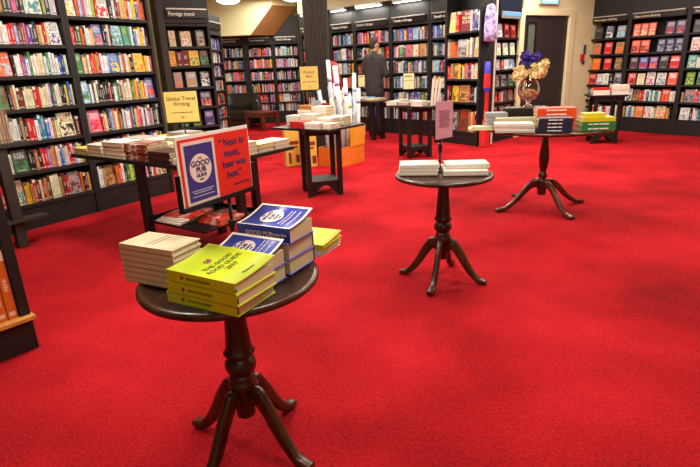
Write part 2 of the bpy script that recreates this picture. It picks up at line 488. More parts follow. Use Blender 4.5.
def row(M, x0, x1, z, hmax, spec, shelf_txt, case_txt, group, depth=.13, y0=.03, tilt=0):
    """spec: string of colour codes for spines, or tuples (code, width, c2, c3, kind word) for front-out books.
    widths are fitted to the shelf"""
    items = []
    for s in spec:
        if isinstance(s, str):
            for ch in s:
                if ch == ' ': items.append(('gap', random.uniform(.03, .05)))
                else: items.append(('S', random.uniform(.02, .036), ch))
        else: items.append(('F', s[1], s[0], s[2], s[3], s[4] if len(s) > 4 else '', s[5] if len(s) > 5 else .9))
    fixed = sum(i[1] for i in items if i[0] == 'F'); var = sum(i[1] for i in items if i[0] != 'F')
    k = max(.3, (x1 - x0 - fixed) / var) if var else 1
    x = x0; n = 0
    slack = 0
    if not var and len(items) > 1: slack = max(0, (x1 - x0 - fixed) / len(items)); x = x0 + slack / 2
    for it in items:
        if it[0] == 'gap': x += it[1] * k; continue
        n += 1
        if it[0] == 'S':
            w = it[1] * k; c = it[2]; h = hmax * random.uniform(.68, .88); d = depth * random.uniform(.9, 1)
            Mw = M @ Matrix.Translation((x, y0 + random.uniform(0, .014), z + .001))
            c1 = tuple(min(1, q * random.uniform(.75, 1.15)) for q in C(c))
            sz = 'slim ' if w < .022 else ('thick ' if w > .034 else '')
            lab = f"{sz}{cname(c)} book spine, {ORD[n-1]} along {shelf_txt}, {case_txt}"
            SHELVED.append(dict(S=True, M=Mw, w=w - .0008, d=d, h=h, c=(c1, None, None, 1.0), lab=lab, g=group))
        else:
            _, w, c, c2, c3, word, st = it; h = hmax * random.uniform(.82, .90)
            slack_ = w * .13; w -= slack_
            Mw = M @ Matrix.Translation((x + slack * .05 + slack_ / 2, y0 + .012, z + .002)) @ Matrix.Rotation(R(-7), 4, 'X')
            lab = f"{word or cname(c)+' book cover'} faced out, {ORD[n-1]} along {shelf_txt}, {case_txt}"
            SHELVED.append(dict(S=False, M=Mw, w=w, d=.02, h=h, c=(C(c), C(c2) if c2 else None, C(c3) if c3 else None, st), lab=lab, g=group))
            w += slack + slack_
        x += w
SHELVED = []
def finish_shelved():
    """the 300 that show largest become objects, the rest join the packed rows"""
    for b in SHELVED:
        p = b['M'] @ Vector((b['w'] / 2, 0, b['h'] / 2)) - Vector((0, 0, H)); dpt = p.dot(fw)
        px, py = 350 + f * p.dot(rt) / dpt, 233.5 - f * p.dot(up) / dpt
        b['a'] = b['w'] * b['h'] / dpt ** 2 if (dpt > 0 and -4 < px < 704 and -8 < py < 470) else 0
        if b['lab'].startswith('orange-spined'): b['a'] = 9
        if 240 < px < 420 and False: b['a'] = 0
    ranked = sorted(SHELVED, key=lambda b: -b['a'])
    for q, b in enumerate(ranked):
        if q < 300 and b['a'] > 0:
            o = bpy.data.objects.new('book', (book_mesh if b['S'] else face_mesh)(b['w'], b['d'], b['h'])); COL.objects.link(o)
            o.matrix_world = b['M']; setc(o, *b['c']); tag(o, b['lab'], 'book', b['g'])
        else:
            FAR.box(0, b['w'], 0, b['d'], 0, b['h'], 0, b['M'], (*b['c'][0], random.random()), {'z+': 1})

def rnd_spec(n, seed, pal='wwcckkrroybnsmpeadgvw'):
    rn = random.Random(seed); return ''.join(rn.choice(pal) for _ in range(n))

# ------------------------------------------------------------------ bookcases
def bookcase(label, P, ang, width, shelves, top, depth=.3, plinth=.12, sign=None, mat=None, group=None, th=.032, header=None, side_th=.035, sign_col=None):
    """front-left corner at P on the floor, running along ang; shelves: heights of board tops"""
    mat = mat or M_shelf
    o = empty('bookcase', label, 'bookcase', TR(P[0], P[1], 0, ang), group)
    M = TR(P[0], P[1], 0, ang)
    for x in (0, width - side_th):
        m = MB(); m.box(x + .0005, x + side_th - .0005, 0, depth, 0, top); m.build('side_panel', mat, o, None, .002)
    m = MB(); m.box(side_th, width - side_th, depth - .012, depth, plinth, top); m.build('back_panel', mat, o)
    m = MB(); m.box(side_th, width - side_th, .012, .05, 0, min(shelves) - th); m.build('plinth', mat, o)
    for z in shelves:
        m = MB(); m.box(side_th, width - side_th, .004, depth - .012, z - th, z); m.build('shelf', mat, o, None, .002)
    if header:
        m = MB(); m.box(side_th, width - side_th, -.0, .03, header[0], header[1]); m.build('header_board', mat, o, None, .003)
    if sign:
        z0, z1, txt, xa, xb = sign
        m = MB(); m.box(xa, xb, -.028, -.002, z0, z1, 0); s = m.build('sign_plate', M_board, o, None, .003)
        m = MB(); m.box(xa, xb, -.05, -.0, z1, z1 + .022); m.build('sign_edge', M_silver, o, None, .004)
        if txt:
            hh = (z1 - z0)
            text(txt, hh * .68, sign_col or M_white, 'lettering', s, Matrix.Translation(((xa + .03), -.0295, (z0 + z1) / 2)) @ UP, .0006, .92, align='LEFT')
    return o, M

# left-hand run (three bays)
ZA = [.235, .53, .80, 1.09, 1.375, 1.64, 1.90, 2.18]
angA = math.degrees(math.atan2(du.y, du.x))
bayA = []
for i, (s0, lab) in enumerate([(-1.88, 'black wooden bookcase at far left behind the small display rack'), (-.93, 'black wooden bookcase on the left wall, second bay from its right end'), (.02, 'black wooden bookcase on the left wall nearest the cream pillar strip')]):
    p = Aorg + du * s0
    bayA.append(bookcase(lab, p, angA, .95, ZA, 2.42, .31, group=None))
Mb1 = bayA[1][1]; Mb2 = bayA[2][1]
def F(c, w, c2=None, c3=None, word='', st=.9): return (c, w, c2, c3, word, st)
LB = 'left wall, left bay'; RB = 'left wall, right bay'
SH = ['bottom shelf', 'second shelf up', 'third shelf up', 'fourth shelf up', 'fifth shelf up', 'sixth shelf up', 'seventh shelf up']
rowsL = {6: ['kwrkwmcbw', 'uakkpkdw', F('w', .13, 'o', 't', 'white and turquoise cover'), 'lnww'],
         5: ['rkwcywytrc', 'wwwrrsmmpvknacrc', F('w', .12, 'n', 'v', 'white cover with purple drawing')],
         4: ['wcyrbyyn', F('o', .16, 'r', 's', 'orange and blue cover'), 'kwwwrbwgwwcccwgwwwbnw'],
         3: ['mrckwrr', F('u', .13, 'e', 'g', 'dark brown and green cover'), 'kawmmccccrrcccwvgwckkybc'],
         2: ['krckcarw', 'wkakrrwbtbwac', F('c', .17, 'u', 'k', 'cream cover with brown figure'), 'm'],
         1: ['ckrwp', 'pw', F('d', .15, 'w', 'g', 'dark green cover, pale title'), 'kkakrrvaacbbccrrswwyn'],
         0: ['krckr', F('c', .09, 'r', 't', 'cream and teal cover'), 'yyarmcraucwcamr', F('e', .13, 'a', 'm', 'grey landscape cover'), 'okuy']}
rowsR = {6: [F('w', .11, 'k', 'y', 'black and white comic cover'), 'ospcwlr', F('w', .13, 'k', 'r', 'white cover with red ring', .5), 'kwmrcyrwybox'],
         5: ['xrkgokwwcy', F('b', .11, 'w', 'o', 'blue and orange cover'), 'kkwk', F('s', .13, 'g', 'g', 'sky blue green-parrot cover'), F('g', .09, 'l', 't', 'green and teal cover'), 'wkbwyywk'],
         4: [F('g', .08, 'w', 't', 'plain green cover', .2), 'cawroarwwws', F('b', .13, 's', 'y', 'blue sea, yellow sand cover'), 'wowykn', F('y', .14, 'r', 'o', 'glowing sunset cover'), 'ywo'],
         3: [F('s', .1, 'w', 'g', 'blue and green landscape cover'), 'wkwkkkkkkrkwegmcccwcgoyvyyrw', F('b', .1, 'w', 'o', 'blue and orange street cover')],
         2: ['we', F('p', .14, 'w', 'r', 'pink and red cover'), 'rcckvspywoakwewwwobkypprwpkwsrewkkwk'],
         1: ['crwakbyrwwcbnrkwygrcwoknbrwaec'],
         0: ['wwa', F('u', .12, 'a', 'a', 'brown tapestry cover'), 'orwkglgoyo', F('e', .09, 'w', 'p', 'grey patterned cover'), 'kwrc', F('c', .12, 'r', 'u', 'cream cover with red spine edge')]}
for k in range(7):
    hm = (ZA[k + 1] - ZA[k]) - .035
    row(Mb1, .04, .91, ZA[k], hm, rowsL[k], SH[k], LB, 'books on the left bay of the left wall')
    row(Mb2, .04, .91, ZA[k], hm, rowsR[k], SH[k], RB, 'books on the right bay of the left wall')

# foreign travel case beyond the cream strip
ZC = [.32, .60, .87, 1.145, 1.435, 1.69, 1.98]
angC = 32
Cc, MC = bookcase('black bookcase headed foreign travel behind the cream travel-writing sign', (-2.445, 7.383), angC, .70, ZC, 2.6, .28, side_th=.035, header=(1.985, 2.6), sign=(2.05, 2.15, 'Foreign travel', .12, .665))
m = MB(); m.box(.001, .09, -.02, -.001, 0, 2.6); m.build('wide_post', M_post, Cc, None, .004)
FT = 'foreign travel case'
rowsC = {5: [F('c', .1, 'a', 'a', 'narrow cream cover'), F('a', .17, 'c', 'w', 'big tan map cover'), F('k', .14, 'w', 'a', 'black and tan patterned cover')],
         4: [F('y', .1, 'k', 'o', 'yellow cover'), 'mm', F('y', .15, 'o', 'g', 'yellow and orange painted cover'), F('k', .14, 'r', 'g', 'black cover with red flower')],
         3: [F('e', .13, 'o', 'o', 'grey cover with orange disc'), F('e', .17, 'w', 'a', 'misty sea photo cover'), F('d', .15, 'w', 'w', 'black and white cover')],
         2: [F('r', .12, 'w', 'w', 'red cover'), F('w', .1, 'r', 'r', 'white cover with red spot'), F('n', .18, 'w', 'o', 'navy illustrated cover')],
         1: [F('k', .14, 'y', 'g', 'dark cover with yellow flames'), F('u', .14, 'y', 'g', 'dark jungle cover'), F('v', .15, 'w', 'k', 'violet patterned cover')],
         0: ['wrkycnkowcrk']}
for k in range(6):
    row(MC, .10, .66, ZC[k], .235, rowsC[k], SH[k], FT, 'books on the foreign travel bookcase')

# further left-hand case seen edge on
ZD = [.2, .46, .72, .99, 1.25, 1.50, 1.74]
Dc, MD = bookcase('narrow black bookcase between the foreign travel case and the leather sofa', (-2.50, 9.55), 84, 1.25, ZD, 2.35, .28, header=(2.0, 2.35), sign=(2.10, 2.2, '', .5, 1.2))
for k, z in enumerate(ZD): far_row(MD, .05, 1.2, z, .22, 100 + k, .25)

# back wall cases
ZE = [.30, .53, .785, 1.085, 1.38, 1.66]
E1 = bookcase('black bookcase on the back wall, left of the three behind the sofa', (-3.12, 13.7), 0, .64, ZE, 2.13, .28, sign=(1.99, 2.08, 'Travel writing', .1, .56), header=(1.93, 2.13))
E2 = bookcase('black bookcase on the back wall, middle of the three, under the brown soffit', (-2.40, 13.7), 0, .65, ZE, 2.13, .28, sign=(1.99, 2.08, 'Travel literature', .05, .58), header=(1.93, 2.13))
E3 = bookcase('black bookcase on the back wall, right of the three, under the black panel', (-1.74, 13.7), 0, .66, ZE, 2.58, .28, sign=(1.99, 2.08, 'Travel in Europe', .05, .58), header=(1.93, 2.58))
for q, (o, M) in enumerate((E1, E2, E3)):
    for k, z in enumerate(ZE): far_row(M, .04, .6, z, .235, 200 + q * 10 + k, .03, q == 1)
m = MB(); m.box(-2.48, -2.405, 13.72, 13.98, 0, 2.13); o = m.build('trim_6', M_shelf); o['kind'] = 'structure'

# travels in Europe run
ZG = [.30, .60, .895, 1.18, 1.467, 1.767]
angG = math.degrees(math.atan2(gd.y, gd.x))
gb = [(-3.84, .95, 'black bookcase glimpsed left of the fluted column, first of the Europe row'), (-2.87, .7, 'black bookcase of the Europe row just right of the fluted column'), (-2.16, .96, 'black bookcase of the Europe row behind the man in the dark suit'),
      (-1.19, .92, 'black bookcase of the Europe row to the right of the man'), (-.26, .92, 'black bookcase of the Europe row half hidden by the tall cookery case')]
for q, (s0, w, lab) in enumerate(gb):
    p = G0 + gd * s0
    o, M = bookcase(lab, p, angG, w, ZG, 2.5, .3, header=(2.03, 2.5), sign=(2.07, 2.17, 'Travels in Europe', .07, w - .07))
    for k, z in enumerate(ZG): far_row(M, .04, w - .04, z, .245, 300 + q * 10 + k, .12)
    # strip lamp above the header
    L = empty('strip_lamp', f"white strip light above the {['column-side', 'narrow', 'suited man', 'right-hand', 'half-hidden'][q]} Europe bookcase", 'lamp', TR(p.x, p.y, 0, angG), 'strip lights over the Europe bookcases')
    m = MB(); m.box(.14, w - .14, -.11, -.025, 2.44, 2.495); m.build('housing', M_silver, L, None, .006)
    m = MB(); m.box(.16, w - .16, -.1, -.035, 2.425, 2.44); m.build('lit_tube', M_strip, L)

# tall cookery case
ZH = [.22, .70, 1.07, 1.41, 1.80]
hd = Vector((.576, -.817)); H0 = Vector((1.71, 9.11)); angH = math.degrees(math.atan2(hd.y, hd.x))
Hc, MH = bookcase('tall black bookcase of illustrated books left of the hanging umbrellas', H0, angH, .76, ZH, 2.7, .34)
HC = 'tall case by umbrellas'
rowsH = {4: [F('c', .16, 'a', 'l', 'yellowed map cover'), 'rr', F('m', .24, 'm', 'm', 'maroon atlas', .1), 'wvbkw'],
         3: ['cax', 'oo', F('e', .24, 'w', 'u', 'grey landscape cover'), 'cxwe', F('c', .13, 'a', 'a', 'cream cover')],
         2: ['rxa', F('a', .12, 'c', 'u', 'tan cover'), 'yyk', 'caoe', 'nrw', F('c', .12, 'a', 'a', 'pale tan cover')],
         1: ['rk', F('y', .15, 'a', 'u', 'gold cover'), F('a', .24, 'k', 'u', 'tan cover with eye drawing', .5), 'rknwe'],
         0: [F('d', .25, 'w', 'e', 'dark photo cover'), F('u', .25, 'r', 'm', 'dark red photo cover'), 'acok']}
for k in range(5):
    row(MH, .04, .72, ZH[k], [.4, .3, .285, .33, .36][k], rowsH[k], SH[k], HC, 'illustrated books on the tall case', .17)
# card rack beside the door
ZI = [.2, .42, .66, .91, 1.19, 1.42, 1.70]
I0 = Vector((2.49, 8.83)); angI = 43.5
Ic, MI = bookcase('narrow black shelf unit between the umbrellas and the door', I0, angI, .78, ZI, 2.7, .2)
m = MB(); m.box(.03, .75, -.02, .0, 2.03, 2.5); s = m.build('header_panel', flat('midnight_panel', '141c2c', .35), Ic, None, .004)
text('T', .26, M_white, 'letter', s, Matrix.Translation((.33, -.022, 2.38)) @ UP, .002)
text('I', .26, M_white, 'letter', s, Matrix.Translation((.47, -.022, 2.38)) @ UP, .002)
m = MB(); m.box(.08, .7, -.05, -.02, 1.98, 2.09); s = m.build('header_ledge', M_silver, Ic, None, .01)
m = MB(); m.box(.1, .68, -.054, -.05, 2.02, 2.08); m.build('blue_strip', flat('sky_strip', '5a93c4'), Ic)
CR = 'unit beside door'
rowsI = {6: [F('e', .2, 'w', 'w', 'grey and white cover'), F('r', .15, 'w', 'k', 'red cover'), F('r', .15, 'w', 'k', 'red cover')],
         5: [F('w', .17, 'k', 'l', 'white and lime cover'), F('w', .17, 'k', 'l', 'white and lime cover'), F('w', .16, 'k', 'l', 'white and lime cover')],
         4: [F('w', .19, 'k', 'e', 'pale photo cover'), 'rw', F('b', .24, 'w', 'w', 'bright blue cover')],
         3: [F('u', .2, 'e', 'e', 'dark brown cover'), F('k', .22, 'w', 'e', 'black photo cover'), F('d', .2, 'w', 'g', 'dark grey cover')],
         2: [F('k', .18, 'e', 'x', 'black and red cover'), 'rw', F('d', .2, 'e', 'u', 'dark portrait cover'), F('u', .18, 'x', 'e', 'brown portrait cover')],
         1: [F('k', .18, 'w', 'r'), F('m', .18, 'w', 'e'), F('d', .2, 'w', 'r')], 0: ['kkrwnkbrcwkk']}
for k in range(7):
    row(MI, .045, .735, ZI[k], [.2, .21, .225, .235, .2, .22, .235][k], rowsI[k], SH[k], CR, 'books on the unit beside the door', .12)

# new smart thinking run on the right
ZK = [.26, .55, .83, 1.10, 1.373, 1.65]
angK = math.degrees(math.atan2(kd.y, kd.x))
kb = [(-.84, .74), (-.10, .96), (.86, .96), (1.82, .96)]
kl = ['black bookcase headed smart thinking next to the door wall', 'black bookcase headed smart thinking, wide middle bay on the right wall', 'black bookcase headed smart thinking at the right edge', 'black bookcase beyond the right edge of view']
M_copper = flat('pale_gold_ink', 'cfc0a0')
KB = []
for q, (s0, w) in enumerate(kb[:3]):
    p = K0 + kd * s0
    KB.append(bookcase(kl[q], p, angK, w, ZK, 2.7, .3, plinth=.1, header=(1.93, 2.7), sign=(1.925, 2.01, 'New smart thinking', .06, w - .05), sign_col=M_copper))
rowsK = [
 {5: [F('k', .15, 'e', 'd', 'black cover'), F('n', .16, 'e', 'w', 'dark violet cover'), F('e', .17, 'w', 's', 'slate cover')],
  4: [F('a', .15, 'm', 'x', 'tan cover'), F('r', .16, 'w', 'w', 'red cover with white words', .1), F('a', .16, 'k', 'o', 'ochre cover')],
  3: [F('o', .17, 'y', 'o', 'plain orange cover', .1), F('r', .15, 'w', 'w', 'red cover with white words', .1), F('d', .15, 'y', 'a', 'olive black cover')],
  2: [F('r', .15, 'w', 'k', 'red cover'), F('w', .16, 'r', 'e', 'white cover with grey cross'), 'wk', F('e', .15, 'w', 'k', 'grey photo cover')],
  1: [F('k', .14, 'w', 'e', 'black cover'), 'kwrwckr'], 0: ['kkwrrwcwkrwwkkw']},
 {5: [F('x', .13, 'c', 'c', 'coral and cream cover', .5), F('x', .13, 'c', 'c', 'coral and cream cover', .5), F('x', .13, 'c', 'c', 'coral and cream cover', .5), '  ', F('n', .16, 'w', 'r', 'navy and red cover'), F('n', .16, 'w', 'r', 'navy and red cover')],
  4: [F('x', .16, 'c', 'k', 'salmon portrait cover', .5), F('x', .16, 'c', 'k', 'salmon portrait cover', .5), '  ', F('n', .14, 'w', 'e', 'slate blue cover', .5), F('n', .14, 'w', 'e', 'slate blue cover', .5), F('n', .14, 'w', 'e', 'slate blue cover', .5)],
  3: [F('d', .15, 'w', 'm', 'dark rose grey cover'), F('b', .16, 'w', 'r', 'blue and red cover'), F('v', .15, 'w', 'x', 'purple cover'), F('d', .16, 'w', 'k', 'charcoal cover'), F('r', .17, 'w', 'r', 'bright red lettered', .1)],
  2: [F('x', .15, 'w', 'm', 'coral cover'), F('c', .15, 'a', 'a', 'cream cover', .2), F('w', .16, 'k', 'p', 'white and pink cover'), F('w', .17, 'k', 'e', 'white and grey cover'), F('x', .17, 'w', 'r', 'red pink lettered', .1)],
  1: [F('w', .13, 'k', 'k', 'white and black cover'), F('u', .13, 'k', 'a', 'brown cover'), 'rrwkwtwgew', F('r', .15, 'w', 'o', 'orange red boxed cover'), 'ww'],
  0: ['akwbew', F('o', .17, 'w', 'a', 'orange sketch cover'), F('w', .14, 'k', 'r', 'cream cover with red blot'), 'wc', F('c', .17, 'm', 'o', 'cream striped cover'), 'oyk ']},
 {5: [F('k', .16, 'e', 'd', 'black cover'), F('k', .16, 'e', 'd', 'black titled cover'), F('d', .16), F('w', .16), F('r', .15)],
  4: [F('w', .15, 'r', 'r', 'white and red cover'), F('r', .15, 'w', 'w', 'red cover'), F('k', .15), F('e', .15), F('b', .15)],
  3: [F('t', .15, 'w', 'c', 'teal and white cover'), 'w', F('r', .16, 'w', 'x', 'red cover'), F('c', .15), F('k', .15)],
  2: [F('g', .15, 'l', 'l', 'bright green cover'), F('g', .16, 'w', 'd', 'dark green cover'), F('y', .15), F('n', .15), F('w', .15)],
  1: ['a', F('e', .17, 'o', 'd', 'grey cover'), 'xrbwkwccwrkwnbrwkk'],
  0: [F('w', .17, 'k', 'e', 'white cover'), 'kwwtbwwkrcwnkbrwkwr']}]
KT = ['right wall, narrow bay', 'right wall, wide bay', 'right wall, edge bay']
for q in range(3):
    w = kb[q][1]
    for k in range(6):
        row(KB[q][1], .05, w - .05, ZK[k], .235, rowsK[q][k], SH[k], KT[q], 'books on the smart thinking bookcases')
finish_shelved()
for o in list(bpy.data.objects):
    l = o.get('label', '')
    if l.startswith('maroon atlas'): text('THE\nTRAVEL\nATLAS', .062, flat('atlas_gold_ink', 'd8c79a'), 'lettering', o, Matrix.Translation((.12, -.0005, .2)) @ UP, .001)
    if l.startswith('bright red lettered'): text('GREAT!', .04, M_white, 'lettering', o, Matrix.Translation((.075, -.0005, .13)) @ UP, .0015)
    if l.startswith('red pink lettered'): text('PLAY IN\nYOUR\nCAREER', .03, M_white, 'lettering', o, Matrix.Translation((.075, -.0005, .15)) @ UP, .0012)

o = FAR.build('shelved_books', [M_spinefar, M_pages]); tag(o, 'rows of small paperbacks packed on the far back wall and Europe bookcases', 'books', None, 'stuff')

# ------------------------------------------------------------------ hanging umbrellas
def folded(name, label, M, segs, ztop, zbot, strap=None):
    o = empty(name, label, 'umbrella', M)
    m = MB(); n = 20
    prof = segs
    b = len(m.v)
    for z, r, mi in prof:
        for i in range(n):
            a = 2 * PI * i / n; q = r * (1 + .28 * math.cos(5 * a + z * 6))
            m.v.append((q * math.cos(a), q * .6 * math.sin(a), z))
    for k in range(len(prof) - 1):
        for i in range(n):
            j = (i + 1) % n; m.face((b + k*n + i, b + (k+1)*n + i, b + (k+1)*n + j, b + k*n + j), prof[k][2], sm=True)
    return o, m
M_lilac = NT('lilac_floral_cloth', .7)
nz = M_lilac.noise(M_lilac.coord(), 14, 4, .6); M_lilac.col(M_lilac.ramp(nz.outputs[0], [(.32, lin('5b4a9a')), (.48, lin('a79ac8')), (.58, lin('d8c4dc')), (.7, lin('7a4a72'))])); M_lilac = M_lilac.m
M_ublue = plain('umbrella_blue', '3a37b8', .6, .3, 12); M_ured = plain('umbrella_red', 'c81f26', .6, .15, 12)
o, m = folded('umbrella', 'lilac floral folded umbrella hanging at the corner beside the tall case', TR(2.295, 8.49, 0, 45), [(2.17, .015, 0), (2.14, .07, 0), (2.0, .10, 0), (1.8, .115, 0), (1.64, .13, 0), (1.62, .03, 0)], 0, 0)
m.build('canopy', M_lilac, o)
m = MB(); m.tube([(0, 0, 2.16), (0, 0, 2.27), (.0, .05, 2.3), (0, .09, 2.27)], .009); m.build('handle', M_metal, o)
o, m = folded('umbrella', 'red and blue folded umbrella hanging below the lilac one', TR(2.275, 8.47, 0, 45), [(1.33, .012, 0), (1.32, .05, 0), (1.15, .055, 1), (1.0, .06, 1), (.93, .062, 0), (.87, .035, 1), (.55, .042, 1), (.40, .06, 1), (.39, .02, 1)], 0, 0)
m.build('canopy', [M_ublue, M_ured], o)
m = MB(); m.tube([(0, 0, 1.31), (0, 0, 1.46), (0, .05, 1.49), (0, .08, 1.46)], .008); m.build('handle', M_metal, o)
o = empty('carrier_bag', 'red cloth bag standing on the floor under the hanging umbrellas', 'bag', TR(2.25, 8.40, 0, 40))
m = MB(); m.prism([(-.075, -.05), (.075, -.05), (.08, .05), (-.08, .05)], 0, .33); m.build('body', M_ured, o, None, .012)
m = MB(); m.tube([(-.07, -.0, .33), (-.06, 0, .42), (0, 0, .45), (.06, 0, .42), (.07, 0, .33)], .008); m.build('handle', M_ured, o)

# ------------------------------------------------------------------ pedestal tables
def pedestal_table(label, x, y, z, rad, prof, rot, rfoot, zhub, mat, leg_w=.034, group=None):
    o = empty('pedestal_table', label, 'table', TR(x, y, 0, 0), group)
    m = MB(); m.lathe([(.02, z - .028), (rad - .03, z - .028), (rad - .004, z - .02), (rad, z - .012), (rad - .002, z - .002), (rad - .012, z + .004), (rad - .022, z + .002), (rad - .03, z - .003), (.02, z - .003)], 72); m.build('tabletop', mat, o)
    m = MB(); m.lathe(prof, 32); m.build('pedestal', mat, o)
    for i in range(4):
        a = R(rot + 90 * i); d = Vector((math.cos(a), math.sin(a), 0)); side = (-d.y, d.x, 0)
        path = [(.02, zhub - .02), (.06, zhub + .0), (.28 * rfoot, zhub - .01), (.42 * rfoot, zhub * .76), (.56 * rfoot, zhub * .5), (.7 * rfoot, zhub * .28), (.84 * rfoot, zhub * .13), (.95 * rfoot, .022), (1.06 * rfoot, .018)]
        hs = [.07, .07, .062, .055, .05, .044, .038, .034, .026]
        # smooth the path
        pp = []; hh = []
        for k in range(len(path) - 1):
            for s_ in range(3):
                t_ = s_ / 3; p0 = path[max(k-1, 0)]; p1 = path[k]; p2 = path[k+1]; p3 = path[min(k+2, len(path)-1)]
                cr = [.5 * ((2*p1[q]) + (-p0[q]+p2[q])*t_ + (2*p0[q]-5*p1[q]+4*p2[q]-p3[q])*t_*t_ + (-p0[q]+3*p1[q]-3*p2[q]+p3[q])*t_**3) for q in (0, 1)]
                h_ = hs[k] * (1 - t_) + hs[k+1] * t_
                pp.append((d.x * cr[0], d.y * cr[0], max(cr[1], h_ / 2 + .001))); hh.append(h_)
        pp.append((d.x * path[-1][0], d.y * path[-1][0], max(path[-1][1], hs[-1] / 2 + .001))); hh.append(hs[-1])
        m = MB(); m.tube(pp, 0, 12, 0, ([leg_w * (1 if q < len(pp) - 7 else 1.25) for q in range(len(pp))], hh, side)); m.build('leg', mat, o)
    return o
Z1, Z2, Z3 = .70, .70, .757
X1, Y1 = -.407, 1.593
prof1 = [(.03, .14), (.034, .145), (.036, .24), (.048, .252), (.052, .265), (.05, .28), (.042, .288), (.046, .296), (.04, .303), (.036, .308), (.05, .32), (.056, .337), (.053, .355), (.042, .368), (.038, .374), (.05, .38), (.056, .388), (.05, .396), (.045, .41), (.040, .47), (.034, .55), (.031, .60), (.05, .625), (.075, .633)]
pedestal_table('round dark wood pedestal table in front, piled with guide books', X1, Y1, Z1, .297, [(r, z * Z1 / .66) for r, z in prof1], 60, .262, .25, M_walnut)
X2, Y2 = .589, 3.095
k2 = .70 / .66
pedestal_table('round dark wood pedestal table in the middle with the pink leaflet stand', X2, Y2, Z2, .299, [(r, z * k2) for r, z in prof1], 65, .27, .25, M_walnut)
X3, Y3 = 1.822, 4.705
prof3 = [(.035, .12), (.04, .13), (.042, .24), (.046, .25), (.03, .262), (.028, .27), (.04, .282), (.043, .297), (.038, .31), (.026, .322), (.03, .345), (.042, .40), (.046, .45), (.042, .50), (.032, .57), (.027, .62), (.026, .65), (.05, .675), (.11, .693)]
pedestal_table('large round mahogany pedestal table on the right with flower vase and books', X3, Y3, Z3, .54, [(r, z * Z3 / .72) for r, z in prof3], 14, .44, .235, M_mahog, .042)

# ------------------------------------------------------------------ books lying in stacks
def cov(name, hexc, rough=.4): return plain(name, hexc, rough, .05, 18)
def flat_book(label, M, L, W, T, cmat, lift=0, spine=None, group=None, parts=True, pages=None, sheet=None):
    """lying book: spine along x on the y=0 side, pages towards +y, z from 0 to T; lift raises the fore edge of the top cover"""
    c = MB(); t = .0022
    c.box(0, L, 0, W, 0, t); c.box(0, L, 0, t, 0, T)
    N = 20; b = len(c.v)
    for k in range(N + 1):
        y = W * k / N; dz = lift * (k / N) ** 2
        for x in (0, L):
            for q in (T - t, T): c.v.append((x, y, q + dz))
    for k in range(N):
        i = b + 4 * k; j = i + 4
        c.face((i + 1, i + 3, j + 3, j + 1), 0, [(0, k / N), (1, k / N), (1, (k + 1) / N), (0, (k + 1) / N)], sm=True); c.face((i, j, j + 2, i + 2), 0)
        c.face((i, i + 1, j + 1, j), 0); c.face((i + 2, j + 2, j + 3, i + 3), 0)
    i = b + 4 * N; c.face((i, i + 1, i + 3, i + 2), 0)
    p = MB(); p.box(.004, L - .004, t, W - .005, t, T - t)
    if parts:
        o = empty(noun(label).replace(' ', '_'), label, noun(label), M, group)
        c.build('cover', cmat, o); p.build('page_block', pages or M_pages, o)
        return o
    for f_, mm, sm, uv in zip(p.f, p.m, p.sm, p.uv): c.face([q + len(c.v) for q in f_], 1)
    c.v += p.v
    o = c.build('book', [cmat, pages or M_pages], None, M)
    return tag(o, label, 'book', group)
# fix index offset for joined page block
def flat_simple(label, M, L, W, T, cmat, group=None, pages=None):
    m = MB(); t = .002
    m.box(0, L, 0, W, 0, t, 0); m.box(0, L, 0, W, T - t, T, 0); m.box(0, L, 0, t, t, T - t, 0)
    m.box(.003, L - .003, t, W - .004, t, T - t, 1)
    o = m.build(noun(label).replace(' ', '_'), [cmat, pages or M_pages], None, M)
    return tag(o, label, noun(label), group)
NOUNS = ['magazine', 'paperback', 'hardback', 'booklet', 'journal', 'notebook', 'brochure', 'guide', 'map book', 'oxblood']
def noun(label):
    for q in NOUNS:
        if q in label: return {'guide': 'guidebook', 'oxblood': 'cloth book'}.get(q, q)
    return 'large book'
POS = {1: ['only'], 2: ['upper', 'lower'], 3: ['topmost', 'middle', 'bottom']}
def posname(i, n):
    """i counted from the bottom"""
    if n == 1: return 'single'
    if i == n - 1: return 'topmost'
    if i == 0: return 'bottom'
    return ORD[i] + ' up'

def unit(x, y): v = Vector((x, y)); return v.normalized()
